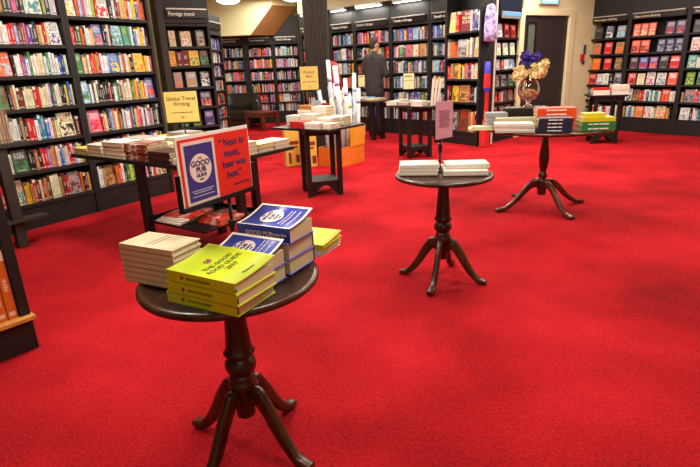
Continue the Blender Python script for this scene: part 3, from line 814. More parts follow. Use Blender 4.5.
# --- front table: yellow guides
M_yellow = cov('lime_yellow_cover', 'bfd414'); M_mag = flat('magenta_ink', '8a2c4a'); M_olive = flat('olive_ink', '7d8420')
ang = -29
MY = TR(-.540, 1.393, Z1 + .004, ang)
for i in range(3):
    dx = [(-.008, -.002, 1), (.002, -.004, 0), (0, 0, -1)][i]
    Mi = MY @ Matrix.Translation((dx[0], dx[1], i * .035)) @ Matrix.Rotation(R(dx[2]), 4, 'Z')
    bk = flat_book(f"lime yellow food guide, {['bottom', 'middle', 'topmost'][i]} of three on the front round table", Mi, .262, .178, .0345, M_yellow, .022 if i == 2 else .004, group='yellow food guides on the front table')
    text('THE GOOD FOOD GUIDE 2019', .011, M_olive, 'spine_title', bk, Matrix.Translation((.125, -.0008, .0175)) @ UP, .0002, .6)
    m = MB(); m.lathe([(.006, 0), (.006, .0006)], 16, 0, Matrix.Translation((.062, -.0002, .0175)) @ UP); m.build('spine_emblem', M_mag, bk)
    m = MB(); m.tube([(.258, .004, .014), (.266, -.001, .014), (.268, -.003, .03 if i < 2 else .02)], .0025, 6); m.build('ribbon_marker', M_ink, bk)
    if i == 2:
        zc = lambda y: .0345 + .022 * (max(y, 0) / .178) ** 2 + .0008
        def on_cover(x, y): return Matrix.Translation((x, y, zc(y))) @ Matrix.Rotation(math.atan2(2 * .022 * y / .178, .178), 4, 'X') @ Matrix.Rotation(PI / 2, 4, 'Z')
        for q, s_ in enumerate(('THE GOOD', 'FOOD GUIDE', '2019')):
            on_bow(text(s_, .0245, M_olive, 'cover_title', bk, None, .0002, .92), .120 + q * .027, .09, zc)
        m = MB(); m.box(-.009, .009, .0, .008, 0, .0008); m.box(-.012, -.004, .010, .018, 0, .0008); m.box(.002, .012, .012, .02, 0, .0008)
        on_bow(m.build('cover_emblem', M_mag, bk), .092, .086, zc)
        on_bow(text('Waitrose', .012, M_olive, 'publisher_line', bk, None, .0003), .235, .09, zc)
# --- front table: cream hardbacks
M_creamcov = cov('cream_cloth_cover', 'cdbf9a', .7)
angc = -26; nC = 7; thC = .0182
MCs = TR(-.748, 1.572, Z1 + .004, angc)
for i in range(nC):
    j = random.uniform(-.004, .004)
    bk = flat_book(f"cream cloth hardback, {posname(i, nC)} of seven at the left of the front table", MCs @ Matrix.Translation((j, -j * .6, i * (thC + .0003))), .228, .130, thC, M_creamcov, 0, group='cream hardbacks on the front table')
    if i == nC - 1:
        text('~the little book of', .012, flat('faded_brown_ink', '8a7a5a'), 'cover_lines', bk, Matrix.Translation((.10, .07, thC + .0004)) @ Matrix.Rotation(PI / 2, 4, 'Z'), .0003)
        text('~pubs and places', .012, flat('faded_brown_ink', '8a7a5a'), 'cover_lines', bk, Matrix.Translation((.12, .07, thC + .0004)) @ Matrix.Rotation(PI / 2, 4, 'Z'), .0003)
# --- front table: blue pub guides
def blue_cover():
    return cov('royal_blue_cover', '2c44b4', .35)
M_blue = blue_cover(); M_wpaper = flat('white_paper', 'e4dfd2'); M_bink = flat('blue_ink', '24327c')
def pub_guide(label, M, L, W, T, lift, grp):
    bk = flat_book(label, M, L, W, T, M_blue, lift, group=grp)
    Mt = Matrix.Translation((0, 0, T + .0004 + lift * .32)) @ Matrix.Rotation(math.atan2(lift * .9, W), 4, 'X')
    Mt = Matrix.Translation((0, 0, T - lift * .12 + .0006)) @ Matrix.Rotation(math.atan2(lift, W), 4, 'X')
    m = MB()
    N = 8
    # white border strips following the bowed cover
    def strip(x0, x1, y0, y1):
        for k in range(N):
            ya = y0 + (y1 - y0) * k / N; yb = y0 + (y1 - y0) * (k + 1) / N
            za = T + .0007 + lift * (ya / W) ** 2 + .0006 * 0; zb = T + .0007 + lift * (yb / W) ** 2
            za += lift * .005; zb += lift * .005
            m.quad([(x0, ya, za), (x1, ya, za), (x1, yb, zb), (x0, yb, zb)])
    bw = .009
    strip(0, bw, .0, W); strip(L - bw, L, .0, W); strip(bw, L - bw, W - bw, W); strip(bw, L - bw, .0, bw * .8)
    m.build('white_border', M_wpaper, bk)
    cy = W * .5; n = 36; m = MB(); b0 = len(m.v)
    zc = lambda y: T + .0012 + lift * (max(y, 0) / W) ** 2 + lift * .006
    on_cover = lambda x, y: Matrix.Translation((x, y, zc(y) + .0006)) @ Matrix.Rotation(math.atan2(2 * lift * y / W, W), 4, 'X') @ Matrix.Rotation(PI / 2, 4, 'Z')
    cx = L * .44; rx, ry = L * .19, W * .29
    m.v.append((cx, cy, zc(cy) + .0007))
    for g in range(1, 7):
        for k in range(n):
            a = 2 * PI * k / n; x, y = cx + rx * g / 6 * math.cos(a), cy + ry * g / 6 * math.sin(a); m.v.append((x, y, zc(y) + .0007))
    for k in range(n): m.face((b0, b0 + 1 + k, b0 + 1 + (k + 1) % n))
    for g in range(5):
        for k in range(n):
            q0 = b0 + 1 + g * n; q1 = q0 + n; m.face((q0 + k, q1 + k, q1 + (k + 1) % n, q0 + (k + 1) % n))
    md = m.build('medallion', M_wpaper, bk)
    for j, (s_, sz) in enumerate((('THE', .008), ('GOOD', .021), ('PUB', .021), ('GUIDE', .012), ('2019', .008))):
        xx = cx + [-.033, -.018, .001, .018, .031][j]
        on_bow(text(s_, sz * .86, M_bink, 'lettering', md, None, .0004, 1.1), xx, cy, lambda y: zc(y) + .0008)
    for xx in (.70, .76, .86): on_bow(text('~Over 5,000 of the best pubs', .0075, M_wpaper, 'cover_lines', bk, None, .0001), L * xx, cy, zc)
    text('GOOD PUB', .02, M_wpaper, 'spine_title', bk, Matrix.Translation((L * .42, -.0008, T * .5)) @ UP, .0008, 1.05)
    text('GUIDE 2019', .012, M_wpaper, 'spine_date', bk, Matrix.Translation((L * .8, -.0008, T * .5)) @ UP, .0003, .9)
    return bk
def pub_stack(F_, ang_, n, T, lab, grp, L=.222, W=.17, flip=()):
    """F_: ground point of the near end of the spines"""
    d_ = Vector((math.cos(R(ang_)), math.sin(R(ang_)))); o_ = Vector(F_) - d_ * L
    for i in range(n):
        M_ = TR(o_.x + random.uniform(-.003, .003), o_.y + random.uniform(-.003, .003), Z1 + .004 + i * (T + .0006), ang_ + random.uniform(-1, 1))
        if i in flip: M_ = M_ @ Matrix.Translation((L, W, 0)) @ Matrix.Rotation(PI, 4, 'Z')
        pub_guide(f"blue pub guide, {posname(i, n)} of the {lab} on the front table", M_, L, W, T, .03 if i == n - 1 else .002, grp)
pub_stack((-.196, 1.556), -28, 3, .0525, 'taller rear stack', 'blue pub guides, taller stack', L=.21, W=.152, flip=(0, 1))
pub_stack((-.264, 1.437), -28, 2, .0495, 'lower stack beside the yellow guides', 'blue pub guides, lower stack', L=.21, W=.122)
# --- poster stand on the front table
pd = unit(.18, .33); pang = math.degrees(math.atan2(pd.y, pd.x))
PW, PH = .376, .246
ps = empty('sign_stand', 'poster stand with the red pub quotation on the front round table', 'sign', TR(-.521, 1.572, .934, pang) @ Matrix.Scale(.93, 4))
m = MB(); m.box(-.004, PW + .004, .0, .012, -.012, 0); m.box(-.010, -.001, -.004, .014, -.012, .12); m.box(PW + .001, PW + .010, -.004, .014, -.012, .1); m.box(-.006, PW + .006, -.006, -.002, -.012, .006)
m.build('holder', M_metal, ps, None, .001)
m = MB(); m.box(0, PW, .002, .006, 0, PH); pf = m.build('poster', M_wpaper, ps)
M_pred = cov('poster_red', 'd6281c', .4); M_pblue = cov('poster_blue', '34337c', .4)
m = MB(); m.box(.010, PW - .003, .0012, .002, .004, PH - .012); m.build('red_field', M_pred, pf)
bx0, bx1, bz0, bz1 = .022, .182, .006, PH - .022
m = MB(); m.box(bx0, bx1, .0004, .0012, bz0, bz1); m.build('white_mount', flat('pinkish_mount', 'e0c8bc'), pf)
m = MB(); m.box(bx0 + .012, bx1 - .012, -.0002, .0004, bz0 + .010, bz1 - .012); m.build('blue_panel', M_pblue, pf)
cxp, czp = (bx0 + bx1) / 2, .128
m = MB(); m.lathe([(.0525, 0), (.0525, .0006)], 48, 0, Matrix.Translation((cxp, -.0002, czp)) @ UP)
for v_ in range(len(m.v)): x_, y_, z_ = m.v[v_]; m.v[v_] = (x_, y_, czp + (z_ - czp) * .96)
m.build('medallion', flat('pinkish_mount2', 'e4cfc4'), pf)
M_pink = flat('navy_ink', '26265c')
for s_, sz, dz, bo in (('THE', .009, .035, 0), ('GOOD', .027, .017, .0013), ('PUB', .025, -.005, .0013), ('GUIDE', .0155, -.024, .0008), ('2019', .009, -.039, .0002)):
    text(s_, sz, M_pink, 'lettering', pf, Matrix.Translation((cxp, -.0012, czp + dz)) @ UP, bo * .6, 1.04, space=1.05)
for dz, w_ in ((.052, .11), (.044, .09), (.032, .11)):
    m = MB(); m.box(cxp - w_ / 2, cxp + w_ / 2, -.0006, -.0002, dz, dz + .0016); m.build('rule_line', M_wpaper, pf)
for s_, sz, x_, z_ in (('\u201c Next to', .038, .276, .196), ('music,', .038, .274, .156), ('beer was', .038, .28, .116), ('best.\u201d', .038, .276, .077)):
    text(s_, sz, M_pink, 'lettering', pf, Matrix.Translation((x_, .0004, z_)) @ UP, .0005, .94)
text('Carson McCullers', .0125, M_pink, 'lettering', pf, Matrix.Translation((.31, .0004, .036)) @ UP, .0001)
m = MB(); pc = .24
m.tube([(pc, .012, -.246), (pc, .012, 0)], .0075, 12); m.build('pole', M_metal, ps)
m = MB(); m.lathe([(.012, 0), (.013, .004), (.013, .026), (.011, .03)], 16, 0, Matrix.Translation((pc, .012, -.13))); m.build('collar', M_metal, ps)
m = MB(); m.lathe([(.045, 0), (.045, .003), (.02, .007), (.009, .012)], 28, 0, Matrix.Translation((pc, .012, -.2472))); m.build('base', M_metal, ps)
# --- front table: yellow booklets behind on the right
M_ybook = cov('yellow_booklet', 'd2c81e', .45)
for i in range(4):
    flat_book(f"yellow booklet, {posname(i, 4)} of four at the right rear of the front table", TR(-.250 + i * .003, 1.79 - i * .003, Z1 + .004 + i * .0112, -28 + i), .16, .15, .011, M_ybook if i > 1 else M_wpaper, .012 if i == 3 else .002, group='yellow booklets on the front table')

# ------------------------------------------------------------------ middle round table contents
M_hw = cov('white_cover', 'd8d2c2', .5)
for i in range(3):
    flat_book(f"white hardback, {posname(i, 3)} of three on the left of the middle round table", TR(.306 + .006 * i, 3.07, Z2 + .004 + i * .0205, -9 + 2 * i), .238, .165, .020, M_hw, 0, group='white hardbacks on the middle table')
for i in range(2):
    flat_book(f"white leather journal, {posname(i, 2)} of two on the right of the middle round table", TR(.570 + .025 * i, 3.007 + .058 * i, Z2 + .004 + i * .0275, -7 + 3 * i), .262, .155, .027, M_hw, 0, group='white journals on the middle table')
flat_book('thin white notebook lying at the back of the middle round table', TR(.43, 3.235, Z2 + .004, 10), .2, .09, .014, M_hw, 0)
ss = empty('sign_stand', 'pink leaflet on a black stand on the middle round table', 'sign', TR(.543, 3.13, .90, 42))
m = MB(); m.box(0, .165, 0, .003, .0, .225); m.build('leaflet', flat('pink_paper', 'cf96a4'), ss)
m = MB(); m.box(-.005, .17, .003, .008, -.012, .09); m.box(-.005, .17, -.008, .008, -.014, .002); m.build('holder', M_metal, ss)
text('~' + '\n'.join(['reading group evening', 'join us in the shop', 'first thursday of', 'every month at seven', 'tickets at the till'] * 2), .0105, flat('mauve_ink', '7a4a58'), 'lettering', ss, Matrix.Translation((.082, -.001, .12)) @ UP, 0)
m = MB(); m.tube([(.06, .012, -.195), (.06, .012, .0)], .0065, 10); m.build('pole', M_metal, ss)
m = MB(); m.lathe([(.011, 0), (.013, .006), (.013, .05), (.010, .056)], 16, 0, Matrix.Translation((.06, .012, -.085))); m.build('collar', M_metal, ss)
m = MB(); m.lathe([(.04, 0), (.04, .003), (.008, .01)], 24, 0, Matrix.Translation((.06, .012, -.1965))); m.build('base', M_metal, ss)

# ------------------------------------------------------------------ right round table contents
def stackbooks(n, x, y, z, rz, L, W, T, mats, what, group, jit=.006, tj=2, title=None):
    for i in range(n):
        mt = mats[i % len(mats)]
        M = TR(x + random.uniform(-jit, jit), y + random.uniform(-jit, jit), z + i * (T + .0004), rz + random.uniform(-tj, tj))
        o = flat_simple(what.replace('#', posname(i, n)), M, L, W, T, mt, group if n > 1 else None)
        if title:
            text(title, T * .6, M_white, 'spine_title', o, Matrix.Translation((L * .5, -.0008, T * .5)) @ UP, .0003, .9)
ZT = Z3 + .004
M_navy = cov('navy_cover', '1b2036'); M_greyw = cov('grey_white_cover', 'b4b2aa'); M_pale = cov('pale_yellow_cover', 'd8d0a0')
M_orng = cov('orange_cover', 'd8481c'); M_green = cov('green_cover', '2e7a38'); M_ylw = cov('yellow_cover', 'd2c024'); M_grey = cov('silver_grey_cover', '8f9294'); M_sage = cov('sage_cover', 'b4b690')
stackbooks(7, 1.285, 4.73, ZT, -3, .185, .14, .0185, [M_grey, M_greyw, M_grey], 'grey magazine, # of seven at the back left of the mahogany table', 'grey magazines on the mahogany table')
stackbooks(4, 1.262, 4.385, ZT, -12, .315, .19, .018, [M_greyw, M_hw], 'grey white large book, # of four at the front left of the mahogany table', 'large pale books on the mahogany table')
stackbooks(3, 1.33, 4.60, ZT + 0, -8, .34, .105, .032, [M_sage, M_pale], 'pale yellow book, # of three behind the grey white ones on the mahogany table', 'pale yellow books on the mahogany table', .002, .5)
flat_book('pale yellow magazine overhanging the left edge of the mahogany table', TR(1.085, 4.61, ZT, -14), .23, .18, .016, M_pale, .0)
flat_book('cream magazine lying on the overhanging yellow one at left of the mahogany table', TR(1.12, 4.615, ZT + .0165, -12), .19, .16, .010, M_sage, .0)
stackbooks(4, 1.595, 4.30, ZT, -13, .27, .165, .0285, [M_navy], 'dark navy paperback, # of four at the front of the mahogany table', 'navy paperbacks on the mahogany table', .003, 1, '~THE SECRET LIFE')
stackbooks(5, 1.665, 4.525, ZT, -8, .325, .18, .0345, [M_orng], 'orange hardback, # of five in the middle of the mahogany table', 'orange hardbacks on the mahogany table', .004, 1, '~THE SECRET NETWORK')
stackbooks(2, 1.945, 4.27, ZT, -4, .275, .165, .037, [M_green], 'green hardback, # of two at the right of the mahogany table', 'green hardbacks on the mahogany table', .003, 1, '~THE WATER THIEVES')
stackbooks(1, 1.955, 4.275, ZT + .0752, -4, .26, .16, .032, [M_ylw], '# yellow paperback resting on the green hardbacks', None, .002, 1)
stackbooks(1, 1.975, 4.30, ZT + .1082, -4, .17, .12, .032, [M_ylw], 'small # yellow paperback on top of the green and yellow pile', None, .002, 1)
# display block and vase
dbx = empty('display_block', 'black display block carrying the flower vase', 'display block', TR(1.47, 4.775, ZT, -5))
m = MB(); m.box(0, .375, 0, .15, 0, .157); m.build('body', M_black, dbx, None, .006)
m = MB(); m.box(-.004, .379, -.004, .154, .157, .167); m.build('lid', plain('dark_grey_lid', '4a4a48', .35), dbx, None, .002)
vx, vy, vz = 1.682, 4.835, ZT + .1675
vs = empty('vase', 'clear glass goblet vase of dried petals on the black display block', 'vase', TR(vx, vy, vz))
tg = NT('clear_glass', .02); tg.b.inputs['Transmission Weight'].default_value = 1; tg.b.inputs['IOR'].default_value = 1.45; tg.col((.96, .96, .94))
m = MB(); m.lathe([(.062, 0), (.064, .004), (.03, .012), (.02, .02), (.018, .035), (.035, .048), (.07, .075), (.092, .115), (.098, .15), (.09, .19), (.076, .225), (.078, .25), (.074, .25), (.072, .225), (.086, .19), (.094, .15), (.088, .117), (.066, .08), (.03, .056), (.01, .052)], 40, 0, None, True)
m.build('glass', tg.m, vs)
pp = NT('dried_petals', .7); nz = pp.noise(pp.coord(), 40, 4, .7); pp.col(pp.ramp(nz.outputs[0], [(.3, lin('3a2014')), (.45, lin('a85a2c')), (.6, lin('e0b080')), (.72, lin('6a2a1c'))])); pp.bump(nz.outputs[0], .8, .02)
m = MB(); m.ball((0, 0, .112), .078, .078, .048, 24, 0, None, .08); m.build('dried_petals', pp.m, vs)
def flower(label, c, r, mat, seed, name='peony', stem=True, stemto=None, grp=None):
    rn = random.Random(seed)
    o = empty(name, label, 'flower', TR(*c), grp)
    m = MB()
    for k in range(70):
        th = math.acos(1 - 1.75 * rn.random()); ph = rn.random() * 2 * PI; rr = r * rn.uniform(.55, 1)
        d = Vector((math.sin(th) * math.cos(ph), math.sin(th) * math.sin(ph), math.cos(th)))
        a = d.cross(Vector((rn.random(), rn.random(), rn.random() + .1))).normalized(); b_ = d.cross(a)
        w = r * rn.uniform(.28, .42)
        p = d * rr
        pts = [p - d * w * .9, p + a * w - d * w * .2, p + a * w * .6 + d * w * .5 + b_ * w * .2, p + d * w * .55 - b_ * w * .15, p - a * w * .6 + d * w * .5 + b_ * w * .2, p - a * w - d * w * .2]
        bb = len(m.v); m.v += [tuple(q) for q in pts]; m.face(range(bb, bb + 6), 0, sm=False)
    m.ball((0, 0, 0), r * .76, n=12, amp=.15, seed=seed)
    m.build('petals', mat, o)
    if stemto:
        m = MB(); s_ = Vector(stemto) - Vector(c); m.tube([(0, 0, -r * .3), tuple(s_ * .5 + Vector((0, 0, -.0))), tuple(s_)], .004, 6); m.build('stem', M_stem, o)
    return o
M_stem = plain('stem_green', '3c5524', .6)
tp = NT('cream_petal', .6); nz = tp.noise(tp.coord(), 30, 3); tp.col(tp.ramp(nz.outputs[0], [(.3, lin('d2b468')), (.5, lin('ead9a0')), (.7, lin('f2e8c0'))])); M_petal = tp.m
M_iris = plain('iris_violet', '46329a', .6, .4, 30); M_iris2 = plain('iris_blue_violet', '5a44b0', .6, .4, 30)
st = (vx, vy, vz + .1)
flower('cream peony at the left of the glass vase', (vx - .105, vy - .02, vz + .29), .07, M_petal, 1, stemto=st)
flower('cream peony in the middle front of the glass vase', (vx + .05, vy - .05, vz + .305), .078, M_petal, 2, stemto=st)
flower('smaller cream peony high at the right of the vase', (vx + .12, vy + .0, vz + .368), .048, M_petal, 3, stemto=st)
for i, (dx, dz, lab) in enumerate([(-.05, .40, 'lowest violet iris bloom at left in the vase'), (-.045, .47, 'tallest violet iris bloom at left in the vase'), (.02, .44, 'violet iris bloom in the middle of the vase'), (.065, .455, 'violet iris bloom at right in the vase'), (.0, .385, 'violet iris bloom just above the cream peonies')]):
    flower(lab, (vx + dx, vy + .03, vz + dz - .025), .042, (M_iris, M_iris2)[i % 2], 10 + i, 'iris', stemto=st)
m = MB()
o = empty('leaf_sprig', 'green leaf sprig between the irises and peonies in the vase', 'leaves', TR(vx, vy, vz))
for k in range(7):
    a = k * .9; m.quad([(0, 0, .22), (.03 * math.cos(a) + .01, .03 * math.sin(a), .3), (.06 * math.cos(a), .05 * math.sin(a), .40), (.03 * math.cos(a) - .012, .03 * math.sin(a) + .01, .32)])
m.build('leaves', M_stem, o)

# ------------------------------------------------------------------ square side tables with arched bases
def arch_table(label, cx, cy, z, top_rot, sx, sy, base_rot, half, group=None, legw=.05):
    o = empty('side_table', label, 'table', TR(cx, cy, 0, 0), group)
    m = MB(); m.box(-sx / 2, sx / 2, -sy / 2, sy / 2, z - .025, z, 0, Matrix.Rotation(R(top_rot), 4, 'Z')); m.build('tabletop', M_black, o, None, .004)
    rb = Matrix.Rotation(R(base_rot), 4, 'Z')
    h2 = half
    for sxx in (-1, 1):
        for syy in (-1, 1):
            m = MB(); a = legw / 2
            m.box(sxx * h2 - a, sxx * h2 + a, syy * h2 - a, syy * h2 + a, 0, z - .026, 0, rb); m.build('leg', M_black, o, None, .003)
    for q in range(4):
        rq = rb @ Matrix.Rotation(q * PI / 2, 4, 'Z')
        pts = [(h2 - .02, .0), (h2 - .02, .2), (-h2 + .02, .2), (-h2 + .02, .0)]
        arch = [(-h2 + .05 + (2 * h2 - .1) * t / 10, .02 + .10 * math.sin(PI * t / 10)) for t in range(11)]
        poly = [(h2 - .02, .02)] + [(h2 - .02, .15), (-h2 + .02, .15), (-h2 + .02, .02)] + arch
        m = MB(); Mx = rq @ Matrix.Translation((0, -h2 + .012, 0)) @ Matrix.Rotation(PI / 2, 4, 'X'); m.prism(poly, -.008, .012, 0, Mx); m.build('arched_apron', M_black, o)
        m = MB(); m.box(-h2 + .025, h2 - .025, -h2 - .01, -h2 + .012, z - .09, z - .026, 0, rq); m.build('top_rail', M_black, o)
    m = MB(); m.box(-h2, h2, -h2, h2, .151, .167, 0, rb); m.build('lower_shelf', M_black, o)
    return o
# central one with white paperbacks
T5 = (-.29, 5.66)
arch_table('square black side table piled with white paperbacks near the orange cartons', *T5, .75, -36, .76, .66, 14, .17)
# one in front of the Europe bookcase
T6 = (1.04, 7.80)
arch_table('square black side table with magazines in front of the Europe bookcases', *T6, .76, -41, .78, .42, 16, .165)
T8 = (4.17, 8.42)
arch_table('square black side table below the smart thinking bookcases', *T8, .76, -14, .56, .44, -12, .17)
# books on them
M_wp = cov('white_matt_cover', 'ddd6c4', .6); M_redsp = cov('red_spine_cover', 'b8201c'); M_brown = cov('tan_brown_cover', 'a86a2c')
def T5p(a, b): # a along front edge, b depth, from table centre
    c_, s_ = math.cos(R(-36)), math.sin(R(-36)); return (T5[0] + a * c_ - b * s_, T5[1] + a * s_ + b * c_)
Zt = .7505
def st5(a, b, n, T, mats, what, grp, L=.2, W=.14, rz=-36):
    x, y = T5p(a, b); stackbooks(n, x, y, Zt, rz, L, W, T, mats, what, grp, .004, 2)
st5(-.375, -.10, 3, .034, [M_wp], 'thick cream paperback, # of three at the left corner of the white-book table', 'cream paperbacks at the left corner', .2, .15)
st5(-.14, -.32, 2, .034, [M_redsp], 'white paperback with red spine, # of two on the white-book table', 'red spined paperbacks', .19, .15)
st5(.07, -.32, 2, .03, [M_wp], 'white paperback, # of two at the front corner of the white-book table', 'white paperbacks at the front corner', .2, .15)
st5(-.37, .09, 5, .03, [M_wp], 'cream paperback, # of five behind the left corner stack', 'cream paperbacks behind the left stack', .2, .15)
x, y = T5p(-.375, .10); flat_simple('brown box-like book on top of the cream stack by the sofa', TR(x, y, Zt + 5 * .0305, -36), .2, .13, .042, M_brown)
st5(-.15, -.13, 4, .031, [M_wp], 'white paperback, # of four behind the red spined ones', 'white paperbacks behind the red spines', .2, .15)
st5(.07, -.13, 3, .03, [M_wp], 'white paperback, # of three in the middle right of the white-book table', 'white paperbacks in the middle right', .2, .15)
st5(-.15, .07, 6, .031, [M_wp], 'white paperback, # of six in the middle rear of the white-book table', 'white paperbacks in the middle rear', .2, .15)
st5(.08, .07, 3, .03, [M_wp], 'white paperback, # of three at the right rear of the white-book table', 'white paperbacks at the right rear', .2, .15)
st5(.272, -.28, 2, .025, [M_wp], 'small white paperback, # of two at the right edge of the white-book table', 'small white paperbacks at the right edge', .1, .17)
# magazines on the far side table
def T6p(a, b): c_, s_ = math.cos(R(-41)), math.sin(R(-41)); return (T6[0] + a * c_ - b * s_, T6[1] + a * s_ + b * c_)
M_magz = [cov('magazine_pale', 'cfcabc'), cov('magazine_grey', 'a6a29a'), cov('magazine_white', 'e0dccf'), cov('magazine_rose', 'b89a98')]
for k, (a, b_, n) in enumerate([(-.38, -.2, 5), (-.17, -.2, 4), (.05, -.2, 6), (-.38, .0, 6), (-.16, .0, 5), (.06, .0, 4)]):
    x, y = T6p(a, b_)
    stackbooks(n, x, y, .7605, -41, .19, .17, .012, [M_magz[k % 4], M_magz[(k + 2) % 4]], f"magazine, # of the {['front left', 'front middle', 'front right', 'rear left', 'rear middle', 'rear right'][k]} pile on the far side table", 'magazines on the far side table', .005, 3)
for i in range(3):
    x, y = T6p(.30 + .022 * i, -.06 + .03 * i)
    flat_simple(f"tall white brochure, {ORD[i]} of three upright at the right end of the far side table", TR(x, y, .7605, -20) @ Matrix.Rotation(R(4 + 3 * i), 4, 'Y') @ Matrix.Rotation(PI / 2, 4, 'Y') @ Matrix.Translation((-.36, 0, 0)), .36, .05, .03, M_hw)
# cream and white stacks on the small right table
stackbooks(3, 3.91, 8.30, .7605, -13, .24, .17, .036, [M_wp, M_wp, M_redsp], 'thick cream paperback, # of three, left stack on the table below smart thinking', 'cream paperbacks on the right side table')
stackbooks(8, 4.17, 8.25, .7605, -13, .25, .18, .018, [M_hw], 'white booklet, # of eight, right stack on the table below smart thinking', 'white booklets on the right side table')

# ------------------------------------------------------------------ long display tables
t4B = Vector((-1.05, 3.52)); ta = unit(-.82, .57); tb = unit(.57, .82)
ang4 = math.degrees(math.atan2(-ta.y, -ta.x))
t4 = empty('display_table', 'long black display table of travel writing in front of the left bookcases', 'table', TR(0, 0, 0))
Mt4 = Matrix.Translation((t4B.x, t4B.y, 0)) @ Matrix(((ta.x, tb.x, 0, 0), (ta.y, tb.y, 0, 0), (0, 0, 1, 0), (0, 0, 0, 1)))
def box4(name, x0, x1, y0, y1, z0, z1, bev=.003):
    m = MB(); P = [Mt4 @ Vector(q) for q in ((x1, y0, 0), (x0, y0, 0), (x0, y1, 0), (x1, y1, 0))]
    m.prism([(q.x, q.y) for q in P], z0, z1); m.build(name, M_black, t4, None, bev)
box4('tabletop', 0, 1.62, 0, 1.06, .69, .72)
for (a, b_) in ((.69, .03), (.035, .42), (.5, .6), (.38, .93)):
    box4('leg', a - .03, a + .03, b_ - .03, b_ + .03, 0, .689)
box4('lower_shelf', .03, .67, .03, .6, .225, .245)
box4('shelf_rim', .03, .67, .6, .615, .225, .275); box4('shelf_rim', .67, .685, .03, .615, .225, .275)
def P4(a, b_): q = t4B + ta * a + tb * b_; return q.x, q.y
def stack4(a, b_, n, T, mats, what, grp, L=.2, W=.14, rz=None, title=None):
    # a,b: corner of the book nearest to the front right
    x, y = P4(a + L, b_); stackbooks(n, x, y, .7205, ang4 if rz is None else rz, L, W, T, mats, what, grp, .004, 1.5, title)
M_rustsp = NT('rust_striped_cover', .5); nz = M_rustsp.noise(M_rustsp.coord(), 22, 3); M_rustsp.col(M_rustsp.ramp(nz.outputs[0], [(.35, lin('1d1616')), (.5, lin('8a3a20')), (.65, lin('c8b8a8'))])); M_rustsp = M_rustsp.m
M_darkred = cov('dark_oxblood_cover', '381614'); M_ycov = cov('soft_yellow_cover', 'd6c860'); M_sky = cov('sky_cover', 'a8bccb')
TP = 'travel-writing table'
def fore4(a, b_, n, T, mats, what, grp, L=.2, W=.14):
    """stack turned so that its fore edges face the front"""
    x, y = P4(a, b_ + W); stackbooks(n, x, y, .7205, ang4 + 180, L, W, T, mats, what, grp, .004, 1.5)
fore4(1.40, .02, 3, .017, [M_ycov, M_wp], f"thin cream paperback, # of three at the far left of the {TP}", 'thin paperbacks at the far left', .2, .2)
fore4(1.17, .02, 3, .030, [M_wp, M_hw], f"tan-edged paperback, # of three, second front pile from left on the {TP}", 'tan-edged second pile', .21, .2)
fore4(.87, .02, 4, .031, [M_wp], f"tall tan-edged paperback, # of four, third front pile from left on the {TP}", 'tan-edged third pile', .27, .21)
stack4(.56, .02, 4, .03, [M_rustsp], f"rust spined paperback, # of four in the front middle of the {TP}", 'rust spined paperbacks', .28, .2)
stack4(.30, .02, 4, .02, [M_darkred], f"dark oxblood spined book, # of four near the poster on the {TP}", 'oxblood spined books', .25, .2)
stack4(.04, .02, 2, .022, [M_hw], f"white paperback, # of two at the near corner of the {TP}", 'white paperbacks at the near corner', .22, .2)
desc = ['left', 'left centre', 'centre', 'right centre']
tops = [M_wp, M_sky, M_ycov, M_hw, M_wp, M_greyw, M_pale, M_hw]
k = 0
for r_, bb in enumerate((.25, .48, .74)):
    for c_, aa in enumerate((1.32, 1.02, .70, .42)):
        n = [[2, 3, 3, 2], [3, 3, 4, 3], [2, 4, 3, 3]][r_][c_]
        tm = tops[(k * 3 + r_) % 8]; k += 1
        fore4(aa, bb, n, .026, [M_wp] * (n - 1) + [tm] if n > 1 else [tm], f"cream-edged paperback, # of the {desc[c_]} pile, {['second', 'third', 'rear'][r_]} row of the {TP}", f"paperbacks, {['second', 'third', 'rear'][r_]} row {desc[c_]} pile", .26, .21)
# along the right-hand edge the fore edges look outwards
for q, (bb, n, lab) in enumerate([(.27, 3, 'nearest'), (.47, 3, 'second'), (.66, 2, 'third'), (.85, 2, 'farthest')]):
    x, y = P4(.225, bb + .18)
    stackbooks(n, x, y, .7205, ang4 - 90, .18, .2, .032, [M_wp, [M_ycov, M_sky, M_ycov, M_hw][q]], f"tan-edged paperback, # of the {lab} pile along the right edge of the {TP}", f"{lab} pile on the right edge", .004, 1.5)
# magazines on its low shelf
M_zine = NT('red_white_magazine', .35); nz = M_zine.noise(M_zine.coord(), 9, 5, .7); M_zine.col(M_zine.ramp(nz.outputs[0], [(.38, lin('c01c18')), (.52, lin('d8401f')), (.6, lin('e8d8cc')), (.72, lin('b01a1a'))])); M_zine = M_zine.m
for i in range(5):
    x, y = P4(.60 - .02 * i, .035 + .012 * i); lab = posname(i, 5)
    flat_book(f"red and white magazine, {lab} of the left pile on the display table's low shelf", TR(x, y, .2455 + i * .0125, ang4 + 3 * i), .28, .22, .012, M_zine if i > 2 else M_wpaper, .0, group='magazines on the low shelf, left pile')
for i in range(4):
    x, y = P4(.27 - .0 * i, .17 + .02 * i); lab = posname(i, 4)
    flat_book(f"red magazine, {lab} of the right pile on the display table's low shelf", TR(x, y, .2455 + i * .0125, ang4 - 4 * i), .25, .22, .012, M_zine, .0, group='magazines on the low shelf, right pile')
